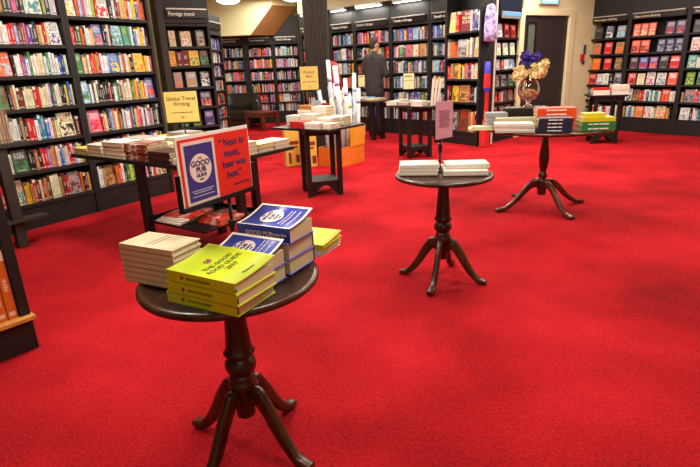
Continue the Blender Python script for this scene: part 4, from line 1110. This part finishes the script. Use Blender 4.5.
# sign on it
def card_sign(label, x, y, rz, w, h, z0, ztab, mat, lines, tsize, border=True):
    o = empty('sign_stand', label, 'sign', TR(x, y, z0, rz))
    m = MB(); m.box(-w / 2, w / 2, -.002, .002, 0, h); cd = m.build('card', mat, o)
    m = MB(); m.box(-w / 2 - .006, w / 2 + .006, .002, .008, -.008, h + .006); m.box(-w / 2 - .008, w / 2 + .008, -.008, .006, -.012, .0); m.build('holder', M_metal, o, None, .001)
    m = MB(); m.tube([(0, .012, ztab - z0 + .004), (0, .012, h * .3)], .006, 8); m.build('pole', M_metal, o)
    m = MB(); m.lathe([(.04, 0), (.04, .004), (.008, .01)], 20, 0, Matrix.Translation((0, .012, ztab - z0 + .0005))); m.build('base', M_metal, o)
    for s_, sz, zz in lines:
        text(s_, sz, flat('brown_ink', '5a4218'), 'lettering', cd, Matrix.Translation((0, -.003, zz)) @ UP, .0002)
    return o
x, y = P4(.72, .97)
card_sign('yellow global travel writing sign at the back of the long display table', -1.455, 4.72, 6, .285, .265, .925, .72, M_creamcard, [('Global Travel', .046, .205), ('Writing', .046, .158), ('~New ways of seeing the world', .014, .085), ('W', .03, .04)], 0)
x, y = T5p(.02, .28)
card_sign('yellow fiction sign behind the white paperbacks beside the fluted column', -.385, 5.98, 4, .20, .25, 1.11, .75, M_creamcard, [('Fiction', .044, .19), ('Best', .044, .145), ('~chosen by our booksellers', .013, .085), ('W', .024, .035)], 0)
card_sign('pale sign standing among the magazines on the far side table', 0.955, 7.87, -8, .155, .22, .99, .7605 + .05, M_palecard, [('~Travel', .034, .18), ('~guides to Europe', .018, .12), ('W', .02, .04)], 0)

# long table by the man
t7F = Vector((.55, 9.60))
t7 = empty('display_table', 'black display table between the column and the man in the suit', 'table', TR(t7F.x, t7F.y, 0, -45))
m = MB(); m.box(-1.15, 0, 0, .38, .70, .73); m.build('tabletop', plain('worn_grey_brown_top', '5a5046', .5), t7, None, .004)
for x, y in ((-.12, .06), (-1.02, .06), (-.12, .32), (-1.02, .32)):
    m = MB(); m.prism([(-.03, 0), (.05, 0), (.02, .699), (-.03, .699)], -.03, .03, 0, Matrix.Translation((x, y, 0)) @ Matrix.Rotation(PI / 2, 4, 'X')); m.build('leg', M_black, t7)
m = MB(); m.box(-1.05, -.08, .04, .06, .62, .699); m.build('apron', M_black, t7)
m = MB(); m.box(-.1, -.06, .06, .32, .1, .16); m.build('stretcher', M_black, t7)
def P7(a, b_): q = TR(t7F.x, t7F.y, 0, -45) @ Vector((a, b_, 0)); return q.x, q.y
for k, (a, b_, n, mt, lab) in enumerate([(-.30, .04, 2, M_pale, 'yellowish map book'), (-.56, .03, 3, M_wp, 'cream map book'), (-.26, .20, 2, M_greyw, 'grey map book'), (-.52, .2, 3, cov('azure_cover', '3a8ac0'), 'azure map book'), (-.84, .03, 3, M_hw, 'white map book'), (-.80, .2, 2, M_ycov, 'yellow map book')]):
    x, y = P7(a, b_); stackbooks(n, x, y, .7305, -45, .22, .155, .016, [mt], f"{lab}, # of {n} on the display table beside the man", f"{lab}s beside the man", .004, 3)
card_sign('small pale sign on the display table left of the man', *P7(-.60, .3), -10, .12, .21, .96, .73 + .05, M_palecard, [('~Maps', .034, .18), ('W', .02, .04)], 0)

M_sky0 = cov('leaflet_blue', '9ab4cc')
# ------------------------------------------------------------------ map rolls, cartons and bags
cart = empty('carton', 'open orange carton holding rolled maps behind the white-book table', 'box', TR(-.125, 7.09, 0, 50))
m = MB(); cl, cw_, ch = .60, .36, .265; tt = .01
for bx in ((0, cl, 0, tt), (0, cl, cw_ - tt, cw_), (0, tt, tt, cw_ - tt), (cl - tt, cl, tt, cw_ - tt)): m.box(*bx, 0, ch)
m.box(tt, cl - tt, tt, cw_ - tt, 0, tt); m.build('body', M_orange, cart)
m = MB(); Pf = [(.27, .0, .255), (.60, .0, .255), (.59, -.035, .54), (.24, -.035, .56)]
m.quad(Pf); Pb = [(x, y - .008, z) for x, y, z in Pf]; m.quad(Pb[::-1])
for q in range(4): m.quad([Pf[q], Pf[(q + 1) % 4], Pb[(q + 1) % 4], Pb[q]][::-1])
tag(m.build('flap', M_amber, cart), 'raised amber flap')
def roll_mat(name, base, spot, th):
    t = NT(name, .4); nz = t.noise(t.coord(), 9, 3, .6); t.col(t.ramp(nz.outputs[0], [(th - .02, lin(base)), (th, lin(spot))])); return t.m
M_roll = [roll_mat('roll_white', 'd0d2cc', '9ab2c6', .5), roll_mat('roll_blue_white', 'b6c6d2', 'dedcd2', .5), roll_mat('roll_cream', 'd8d2b8', 'c8a860', .62)]
tip = [cov('tip_pale_blue', 'a4b8c8'), cov('tip_violet', 'a098bc'), cov('tip_yellow', 'd0b040')]
Mc = TR(-.125, 7.09, 0, 50)
rolls = [(-.15, 7.31, -.205, 7.31, 1.43, 'tallest, leaning left'), (-.02, 7.38, -.115, 7.36, 1.355, 'second tallest, leaning left'), (-.09, 7.42, -.20, 7.42, 1.09, 'thick one leaning left below the two tallest'), (-.22, 7.40, -.355, 7.43, 1.04, 'leaning farthest left'),
         (.03, 7.41, .017, 7.39, 1.18, 'upright in the middle'), (-.04, 7.50, -.06, 7.46, 1.02, 'short one left of the middle'), (.12, 7.51, .146, 7.5, 1.245, 'tallest on the right side'), (.165, 7.525, .20, 7.5, 1.04, 'farthest right'),
         (.075, 7.47, .067, 7.44, .97, 'short one right of the middle'), (-.25, 7.33, -.29, 7.34, .9, 'short one at the left front corner'), (-.11, 7.53, -.13, 7.56, 1.12, 'half hidden at the left rear'), (.02, 7.58, .0, 7.60, 1.06, 'half hidden at the middle rear')]
for k, (xb, yb, xt, yt, zt_, lab) in enumerate(rolls):
    A_ = Vector((xb, yb, .03)); B_ = Vector((xt, yt, zt_)); ax = (B_ - A_).normalized(); ln = (B_ - A_).length
    M = Matrix.Translation(A_) @ ax.to_track_quat('Z', 'Y').to_matrix().to_4x4()
    o = empty('map_roll', f"rolled map, {lab}, in the orange carton", 'map roll', M, 'rolled maps in the orange carton')
    r_ = .034 if k in (1, 2) else .028
    m = MB(); m.tube([(0, 0, 0.0), (0, 0, ln)], r_, 14); m.build('paper', M_roll[k % 3], o)
    m = MB(); m.tube([(0, 0, ln * .8), (0, 0, ln * .85)], r_ + .0012, 14); m.build('printed_band', tip[k % 3], o)
    m = MB(); m.tube([(0, 0, ln), (0, 0, ln + .006)], r_ * .7, 14); m.build('inner_coil', M_white, o)
# leaflets standing at the back of the white-book table
for k, (a, hh, mt, lab) in enumerate(((-.36, .27, M_hw, 'white'), (-.265, .24, M_sky0, 'pale blue'), (-.17, .21, M_redsp, 'red'))):
    x, y = T5p(a, .285 if k != 1 else .27)
    flat_simple(f"{lab} brochure standing upright at the back of the white-book table", TR(x, y, .7505, -36) @ Matrix.Translation((0, 0, 0)) @ Matrix.Rotation(PI / 2, 4, 'X') @ Matrix.Translation((0, 0, -.012)), .085, hh, .010, mt)
M_paperbag = plain('yellow_paper_bag', 'd8b04a', .7, .08, 10)
M_bagink = flat('oxblood_ink', '7a2a1c')
for k, (x, y, lab) in enumerate(((-.87, 7.33, 'left'), (-.625, 7.18, 'right'))):
    o = empty('paper_bag', f"yellow printed paper bag standing on the floor, {lab} of the two under the white-book table", 'bag', TR(x, y, 0, 22 if k == 0 else 25))
    m = MB(); m.prism([(0, 0), (.225, 0), (.225, .11), (0, .11)], 0, .52); m.build('body', M_paperbag, o, None, .006)
    m = MB(); m.box(.05, .2, -.002, 0, .31, .36); m.box(.07, .18, -.002, 0, .26, .285); m.box(.04, .08, -.002, 0, .04, .2); m.box(.15, .21, -.002, 0, .05, .16); m.build('printed_panel', M_bagink, o)
    m = MB(); m.tube([(.08, .05, .52), (.09, .05, .6), (.16, .05, .6), (.17, .05, .52)], .006, 8); m.build('handle', M_paperbag, o)

# ------------------------------------------------------------------ sofa and coffee table
so = empty('sofa', 'black leather tub sofa in front of the back wall bookcases', 'sofa', TR(-2.74, 12.95, 0, -8))
m = MB(); n = 22
def sofaring(r_in, r_out, z0, z1, a0, a1, sx=1, sy=1):
    b = len(m.v)
    for i in range(n + 1):
        a = a0 + (a1 - a0) * i / n
        for r_, z in ((r_in, z0), (r_out, z0), (r_out * 1.02, (z0 + z1) / 2), (r_out, z1 - .03), ((r_in + r_out) / 2, z1), (r_in, z1 - .03)):
            fl = 1 + (.012 if i % 2 else 0)
            m.v.append((r_ * fl * math.cos(a) * sx, r_ * fl * math.sin(a) * sy, z - (.16 * (abs(i / n - .5) * 2) ** 3 if z > z0 + .1 else 0)))
    for i in range(n):
        for k in range(6):
            kk = (k + 1) % 6; m.face((b + i*6 + k, b + (i+1)*6 + k, b + (i+1)*6 + kk, b + i*6 + kk), 0, sm=True)
    m.face([b + k for k in range(6)]); m.face([b + n * 6 + k for k in reversed(range(6))])
sofaring(.50, .66, .1, .80, R(-12), R(192), 1.05, .85); m.build('back_and_arms', M_leather, so)
m = MB(); m.prism([(.5 * math.cos(R(a)) * 1.04, .5 * math.sin(R(a)) * .84) for a in range(0, 181, 15)] + [(-.5, -.32), (.5, -.32)], .2, .42); m.build('seat_cushion', M_leather, so, None, .03)
m = MB(); m.prism([(.54 * math.cos(R(a)), .46 * math.sin(R(a))) for a in range(0, 181, 15)] + [(-.54, -.3), (.54, -.3)], .06, .2); m.build('base', M_leather, so)
for x, y in ((-.48, -.25), (.48, -.25), (-.35, .35), (.35, .35)):
    m = MB(); m.lathe([(.02, 0), (.028, .06)], 12, 0, Matrix.Translation((x, y, 0))); m.build('foot', M_black, so)
ct = empty('coffee_table', 'low reddish wood coffee table in front of the black sofa', 'table', TR(-1.87, 11.85, 0, 45))
M_redwood = wood('red_brown_wood', '3a1a10', '7a3a20', .3)
m = MB(); m.box(0, .5, 0, .72, .38, .42); m.build('tabletop', M_redwood, ct, None, .004)
for x, y in ((.05, .05), (.45, .05), (.05, .67), (.45, .67)):
    m = MB(); m.box(x - .035, x + .035, y - .035, y + .035, 0, .379); m.build('leg', M_redwood, ct, None, .003)
m = MB(); m.box(.085, .415, .03, .055, .30, .379); m.build('apron', M_redwood, ct)
m = MB(); m.box(.03, .055, .085, .635, .30, .379); m.build('apron', M_redwood, ct)

# ------------------------------------------------------------------ fixture at the left edge
nx0, ny0 = -1.665, 2.415
angN = math.degrees(math.atan2(.14, .115))
nd = Vector((math.cos(R(angN)), math.sin(R(angN))))
N0 = Vector((nx0, ny0)) - nd * 1.2
nc = empty('bookcase', 'near black bookcase at the left edge with an oak ledge and orange books', 'bookcase', TR(N0.x, N0.y, 0, angN))
MN = TR(N0.x, N0.y, 0, angN)
m = MB(); m.box(1.15, 1.2, .0, .40, .196, 1.06); m.build('side_panel', M_shelf, nc, None, .004)
m = MB(); m.box(0, .05, .0, .40, .196, 1.06); m.build('side_panel', M_shelf, nc, None, .004)
m = MB(); m.box(.05, 1.15, .38, .40, .196, 1.06); m.build('back_panel', M_shelf, nc)
m = MB(); m.box(.0, 1.2, .0, .40, .0, .171); m.build('plinth', M_shelf, nc, None, .003)
m = MB(); m.box(-.01, 1.21, -.035, .40, .172, .195); m.build('ledge', M_oak, nc, None, .003)
m = MB(); m.box(.05, 1.15, .06, .38, .60, .63); m.build('shelf', M_shelf, nc, None, .003)
M_osp = cov('deep_orange_cover', 'c4641a')
for i in range(4):
    h_ = .36
    x = 1.148 - (i + 1) * .047
    o = bpy.data.objects.new('book', book_mesh(.045, .2, h_)); COL.objects.link(o); o.matrix_world = MN @ Matrix.Translation((x, .012, .1955))
    o.name = 'atlas'; setc(o, lin('c8641c'), lin('f0e0c8')); tag(o, f"deep orange hardback spine, {ORD[i]} from the end panel, on the oak ledge at left", 'atlas', 'orange books on the oak ledge')
# small rack between it and the wall bookcases
rk = empty('display_rack', 'narrow dark rack of beige booklets standing before the left-wall bookcases', 'rack', TR(-2.675, 4.216, 0, angA))
M_rack = plain('weathered_dark_post', '2a231c', .7, .5, 45)
m = MB(); m.box(-.165, -.08, -.0, .06, 0, .83); m.build('post', M_rack, rk, None, .006)
m = MB(); m.box(-.5, .10, -.02, .085, .83, .865); m.build('shelf', M_rack, rk, None, .004)
m = MB(); m.box(-.5, -.17, .088, .1, 0, 1.15); m.build('back_panel', M_shelf, rk, None, .004)
m = MB(); m.box(-.5, -.42, .0, .06, 0, .83); m.build('post', M_rack, rk, None, .006)
m = MB(); m.box(-.4, .11, -.04, .085, .22, .24); m.build('lower_ledge', M_rack, rk)
for i in range(7):
    o = bpy.data.objects.new('book', book_mesh(.02, .07, .255)); COL.objects.link(o); o.matrix_world = TR(-2.675, 4.216, 0, angA) @ Matrix.Translation((-.035 - i * .023, .01, .8655))
    o.name = 'booklet'; setc(o, lin(['b09878', '9a7a5c', 'a88a74'][i % 3]), lin('4a3420')); tag(o, f"beige booklet, {ORD[i]} from the right, upright on the narrow dark rack", 'booklet', 'beige booklets on the rack')

# ------------------------------------------------------------------ people
def capsules(caps, balls=()):
    m = MB()
    for p, q, r0_, r1_ in caps:
        p = Vector(p); q = Vector(q)
        m.tube([tuple(p), tuple(p.lerp(q, .5)), tuple(q)], [r0_, (r0_ + r1_) / 2, r1_], 16)
        m.ball(p, r0_, n=16); m.ball(q, r1_, n=16)
    for c, rx, ry, rz in balls: m.ball(c, rx, ry, rz, n=20)
    return m
def blob(name, caps, balls, mat, parent, vox=.012, smooth=6):
    m = capsules(caps, balls)
    o = bpy.data.objects.new(name, m.mesh(name, [mat])); COL.objects.link(o)
    r_ = o.modifiers.new('r', 'REMESH'); r_.mode = 'VOXEL'; r_.voxel_size = vox; r_.use_smooth_shade = True
    s_ = o.modifiers.new('s', 'SMOOTH'); s_.iterations = smooth; s_.factor = .5
    dg = bpy.context.evaluated_depsgraph_get()
    me = bpy.data.meshes.new_from_object(o.evaluated_get(dg))
    me.materials.clear(); me.materials.append(mat)
    o.modifiers.clear(); o.data = me
    for p in me.polygons: p.use_smooth = True
    o.parent = parent
    return o
M_skin = plain('skin', 'c08a6c', .5, .06, 20); M_suit = plain('charcoal_suit', '2c2726', .8, .12, 60); M_hairb = plain('brown_hair', '2e1c12', .6, .3, 80)
M_trs = plain('dark_trousers', '1f1b1c', .8, .1, 60); M_shoe = plain('black_shoe', '141212', .3); M_shirt = flat('pale_shirt', 'c8c8cc')
M_redj = plain('red_jacket', 'a81c1c', .7, .12, 40); M_hairf = plain('fair_hair', '8a6236', .6, .3, 80)
def hand(base, d, palm_n, side):
    """palm and five fingers curling; returns capsules"""
    d = Vector(d).normalized(); n_ = Vector(palm_n).normalized(); s_ = d.cross(n_).normalized() * side
    b = Vector(base); caps = []
    caps.append((b, b + d * .045, .026, .024))
    for k in range(-1, 2): caps.append((b + s_ * k * .018 + d * .03, b + s_ * k * .022 + d * .08, .016, .014))
    for k, ln in enumerate((.062, .075, .08, .07)):
        r = b + d * .085 + s_ * (k - 1.5) * .019
        caps.append((r, r + d * ln * .55 + n_ * .01, .009, .0085)); caps.append((r + d * ln * .55 + n_ * .01, r + d * ln * .75 + n_ * .034, .0085, .0075))
    r = b + d * .03 - s_ * .03
    caps.append((r, r + d * .03 - s_ * .022 + n_ * .012, .0115, .01)); caps.append((r + d * .03 - s_ * .022 + n_ * .012, r + d * .062 - s_ * .02 + n_ * .026, .0095, .008))
    return [(tuple(p), tuple(q), a, c) for p, q, a, c in caps]
def person(label, M, jacket, hair, longhair=False, arm='read', turn=20):
    o = empty('person', label, 'person', M)
    hd_ = Matrix.Translation((0, .015, 1.62)) @ Matrix.Rotation(R(-turn), 4, 'Z') @ Matrix.Rotation(R(-14), 4, 'X')
    W_ = lambda p: tuple(hd_ @ Vector(p))
    hips = [((-.09, 0, .93), (.09, 0, .93), .115, .115)]
    torso = [((-.06, 0, 1.0), (-.10, .0, 1.36), .115, .10), ((.06, 0, 1.0), (.10, .0, 1.36), .115, .10), ((0, .01, 1.05), (0, .02, 1.35), .11, .115), ((-.15, 0, 1.40), (.15, 0, 1.40), .07, .07), ((0, -.01, 1.42), (0, 0, 1.48), .085, .06)]
    legs = []
    for s_ in (-1, 1):
        legs += [((s_ * .095, 0, .9), (s_ * .10, .01, .5), .088, .062), ((s_ * .10, .01, .5), (s_ * .10, -.01, .09), .058, .042)]
    feet = [((s_ * .10, -.02, .05), (s_ * .115, .15, .035), .042, .032) for s_ in (-1, 1)]
    if arm == 'read':
        arms = [((-.20, 0, 1.40), (-.25, .03, 1.13), .056, .046), ((-.25, .03, 1.13), (-.12, .24, 1.09), .043, .032), ((.20, 0, 1.40), (.265, .02, 1.12), .056, .046), ((.265, .02, 1.12), (.15, .25, 1.10), .043, .032)]
        hands = hand((-.10, .26, 1.09), (.75, .5, .1), (0, .3, 1), 1) + hand((.13, .27, 1.10), (-.75, .5, .1), (0, .3, 1), -1)
        wr = [((-.12, .24, 1.09), (-.10, .26, 1.09), .024, .024), ((.15, .25, 1.10), (.13, .27, 1.10), .024, .024)]
    else:
        arms = [((-.20, 0, 1.40), (-.25, .02, 1.12), .056, .046), ((-.25, .02, 1.12), (-.20, .2, .98), .043, .032), ((.20, 0, 1.40), (.26, -.01, 1.12), .056, .046), ((.26, -.01, 1.12), (.25, .12, .92), .043, .032)]
        hands = hand((-.19, .22, .97), (.3, .8, -.2), (1, 0, 0), 1) + hand((.25, .14, .89), (0, .5, -.9), (-1, 0, 0), -1)
        wr = [((-.2, .2, .98), (-.19, .22, .97), .024, .024), ((.25, .12, .92), (.25, .14, .89), .024, .024)]
    neck = [((0, 0, 1.44), (0, .02, 1.58), .055, .052)]
    headb = [(W_((0, .0, .05)), .074, .092, .098), (W_((0, .03, -.03)), .058, .07, .07), (W_((-.076, .0, .01)), .013, .02, .03), (W_((.076, .0, .01)), .013, .02, .03)]
    nose = [(W_((0, .095, .035)), W_((0, .118, -.005)), .011, .015), (W_((-.022, .092, -.045)), W_((.022, .092, -.045)), .009, .009), (W_((-.035, .085, .045)), W_((-.02, .09, .046)), .013, .013), (W_((.035, .085, .045)), W_((.02, .09, .046)), .013, .013)]
    blob('body', hips + torso + legs + feet + arms + hands + wr + neck + nose, headb, M_skin, o, .0085, 4)
    g = .016
    grow = lambda cs, a: [(p, q, r0_ + a, r1_ + a) for p, q, r0_, r1_ in cs]
    blob('jacket', grow(torso, g) + grow(arms, .014) + grow([((-.08, 0, .80), (-.07, 0, 1.02), .115, .11), ((.08, 0, .80), (.07, 0, 1.02), .115, .11), ((0, 0, .80), (0, 0, 1.0), .125, .11)], g), [], jacket, o, .014, 5)
    blob('trousers', grow(hips, .012) + grow(legs, .018), [], M_trs, o, .014, 4)
    blob('shoes', grow(feet, .010), [], M_shoe, o, .012, 2)
    hb = [(W_((0, -.022, .07)), .083, .092, .092), (W_((0, -.05, .01)), .07, .055, .08)]
    hc = []
    if longhair: hc = [(W_((-.05, -.05, 0)), W_((-.06, -.06, -.2)), .05, .04), (W_((.05, -.05, 0)), W_((.06, -.06, -.2)), .05, .04), (W_((0, -.07, 0)), W_((0, -.09, -.2)), .05, .045)]
    blob('hair', hc, hb, hair, o, .011, 3)
    m = MB(); 
    for s_ in (-1, 1): m.ball(W_((s_ * .03, .094, .03)), .009, n=10)
    m.build('eyes', flat('eye_white', 'd8d4cc'), o)
    m = MB(); 
    a = [(math.cos(t * PI / 8), math.sin(t * PI / 8)) for t in range(16)]
    b0 = len(m.v)
    for zz, rr in ((1.485, .072), (1.515, .066)):
        for cx_, sy_ in a: m.v.append((rr * cx_, .008 + rr * sy_, zz))
    for k in range(16): m.face((b0 + k, b0 + (k + 1) % 16, b0 + 16 + (k + 1) % 16, b0 + 16 + k), 0, sm=True)
    m.build('collar', M_shirt if arm == 'read' else jacket, o)
    return o
person('person in a dark grey suit seen from behind reading at the shelves', TR(.595, 10.41, 0, -28) @ Matrix.Diagonal((.88, .96, 1.04, 1)), M_suit, M_hairb, False, 'read', 25)
hb_ = empty('book', 'small open paperback in the hands of the person in the suit', 'book', TR(.595, 10.41, 0, -28) @ Matrix.Translation((.02, .34, 1.17)) @ Matrix.Rotation(R(30), 4, 'X'))
m = MB(); m.box(-.12, 0, 0, .012, -.01, .15, 0, Matrix.Rotation(R(10), 4, 'Z')); m.box(0, .12, 0, .012, -.01, .15, 0, Matrix.Rotation(R(-10), 4, 'Z')); m.build('cover', M_wp, hb_)
person('person in a red jacket half hidden behind the fluted column', TR(-.335, 9.42, 0, -20) @ Matrix.Scale(.97, 4), M_redj, M_hairf, True, 'down', 10)

# ------------------------------------------------------------------ lamps
def dome(label, x, y, z, r):
    o = empty('ceiling_lamp', label, 'lamp', TR(x, y, z), 'round ceiling lamps')
    m = MB(); m.lathe([(.02, -.09), (r * .5, -.08), (r * .85, -.045), (r, 0), (r, .02)], 28); m.build('glass_dish', M_lamp, o)
    m = MB(); m.lathe([(r + .012, .0), (r + .012, .03), (.05, .035)], 28); m.build('rim', M_silver, o)
    m = MB(); m.tube([(0, 0, .03), (0, 0, CEIL - z - .001)], .01, 8); m.build('rod', M_silver, o)
dome('round glowing ceiling lamp above the sofa at the back left', -2.42, 12.1, 2.80, .26)
dome('round glowing ceiling lamp beside the fluted column at the back', -1.02, 12.1, 2.80, .26)
def area(name, x, y, z, size, power, col=(1, .93, .82), rot=(0, 0, 0), sy=None):
    L = bpy.data.lights.new(name, 'AREA'); L.energy = power; L.size = size; L.color = col
    if sy: L.shape = 'RECTANGLE'; L.size_y = sy
    o = bpy.data.objects.new(name, L); COL.objects.link(o); o.location = (x, y, z); o.rotation_euler = rot
    return o
PWR = .66
for (x, y, p) in [(-1.5, 2.3, 85), (.6, 1.4, 72), (-1.2, 4.3, 105), (1.4, 3.6, 80), (3.6, 3.2, 60), (.2, 6.4, 115), (2.9, 6.2, 90), (-1.5, 8.0, 90), (3.9, 7.7, 95), (.5, 9.0, 85), (1.7, 7.6, 65), (3.2, 8.75, 60), (-1.7, 11.0, 85), (-1.7, 12.6, 50), (.2, -1, 30), (6, 4.5, 60)]:
    if p: area('ceiling_light', x, y, CEIL - .06, .6, p * PWR)
# strip lamps over the Europe cases throw light down their fronts
for s0 in (-2.5, -1.65, -.75):
    p = G0 + gd * s0 + gn * .09; area('strip_light', p.x, p.y, 2.41, .6, 9, (1, .96, .88), (0, 0, math.atan2(gd.y, gd.x)), .06)
W = bpy.data.worlds.new('world'); SC.world = W; W.use_nodes = True
W.node_tree.nodes['Background'].inputs[0].default_value = (1, .95, .88, 1); W.node_tree.nodes['Background'].inputs[1].default_value = .05

vs_ = SC.view_settings
vs_.view_transform = 'Standard'; vs_.look = 'None'; vs_.gamma = 1; vs_.exposure = 0.0
vs_.use_curve_mapping = False
try:
    SC.cycles.use_denoising = True
except Exception: pass
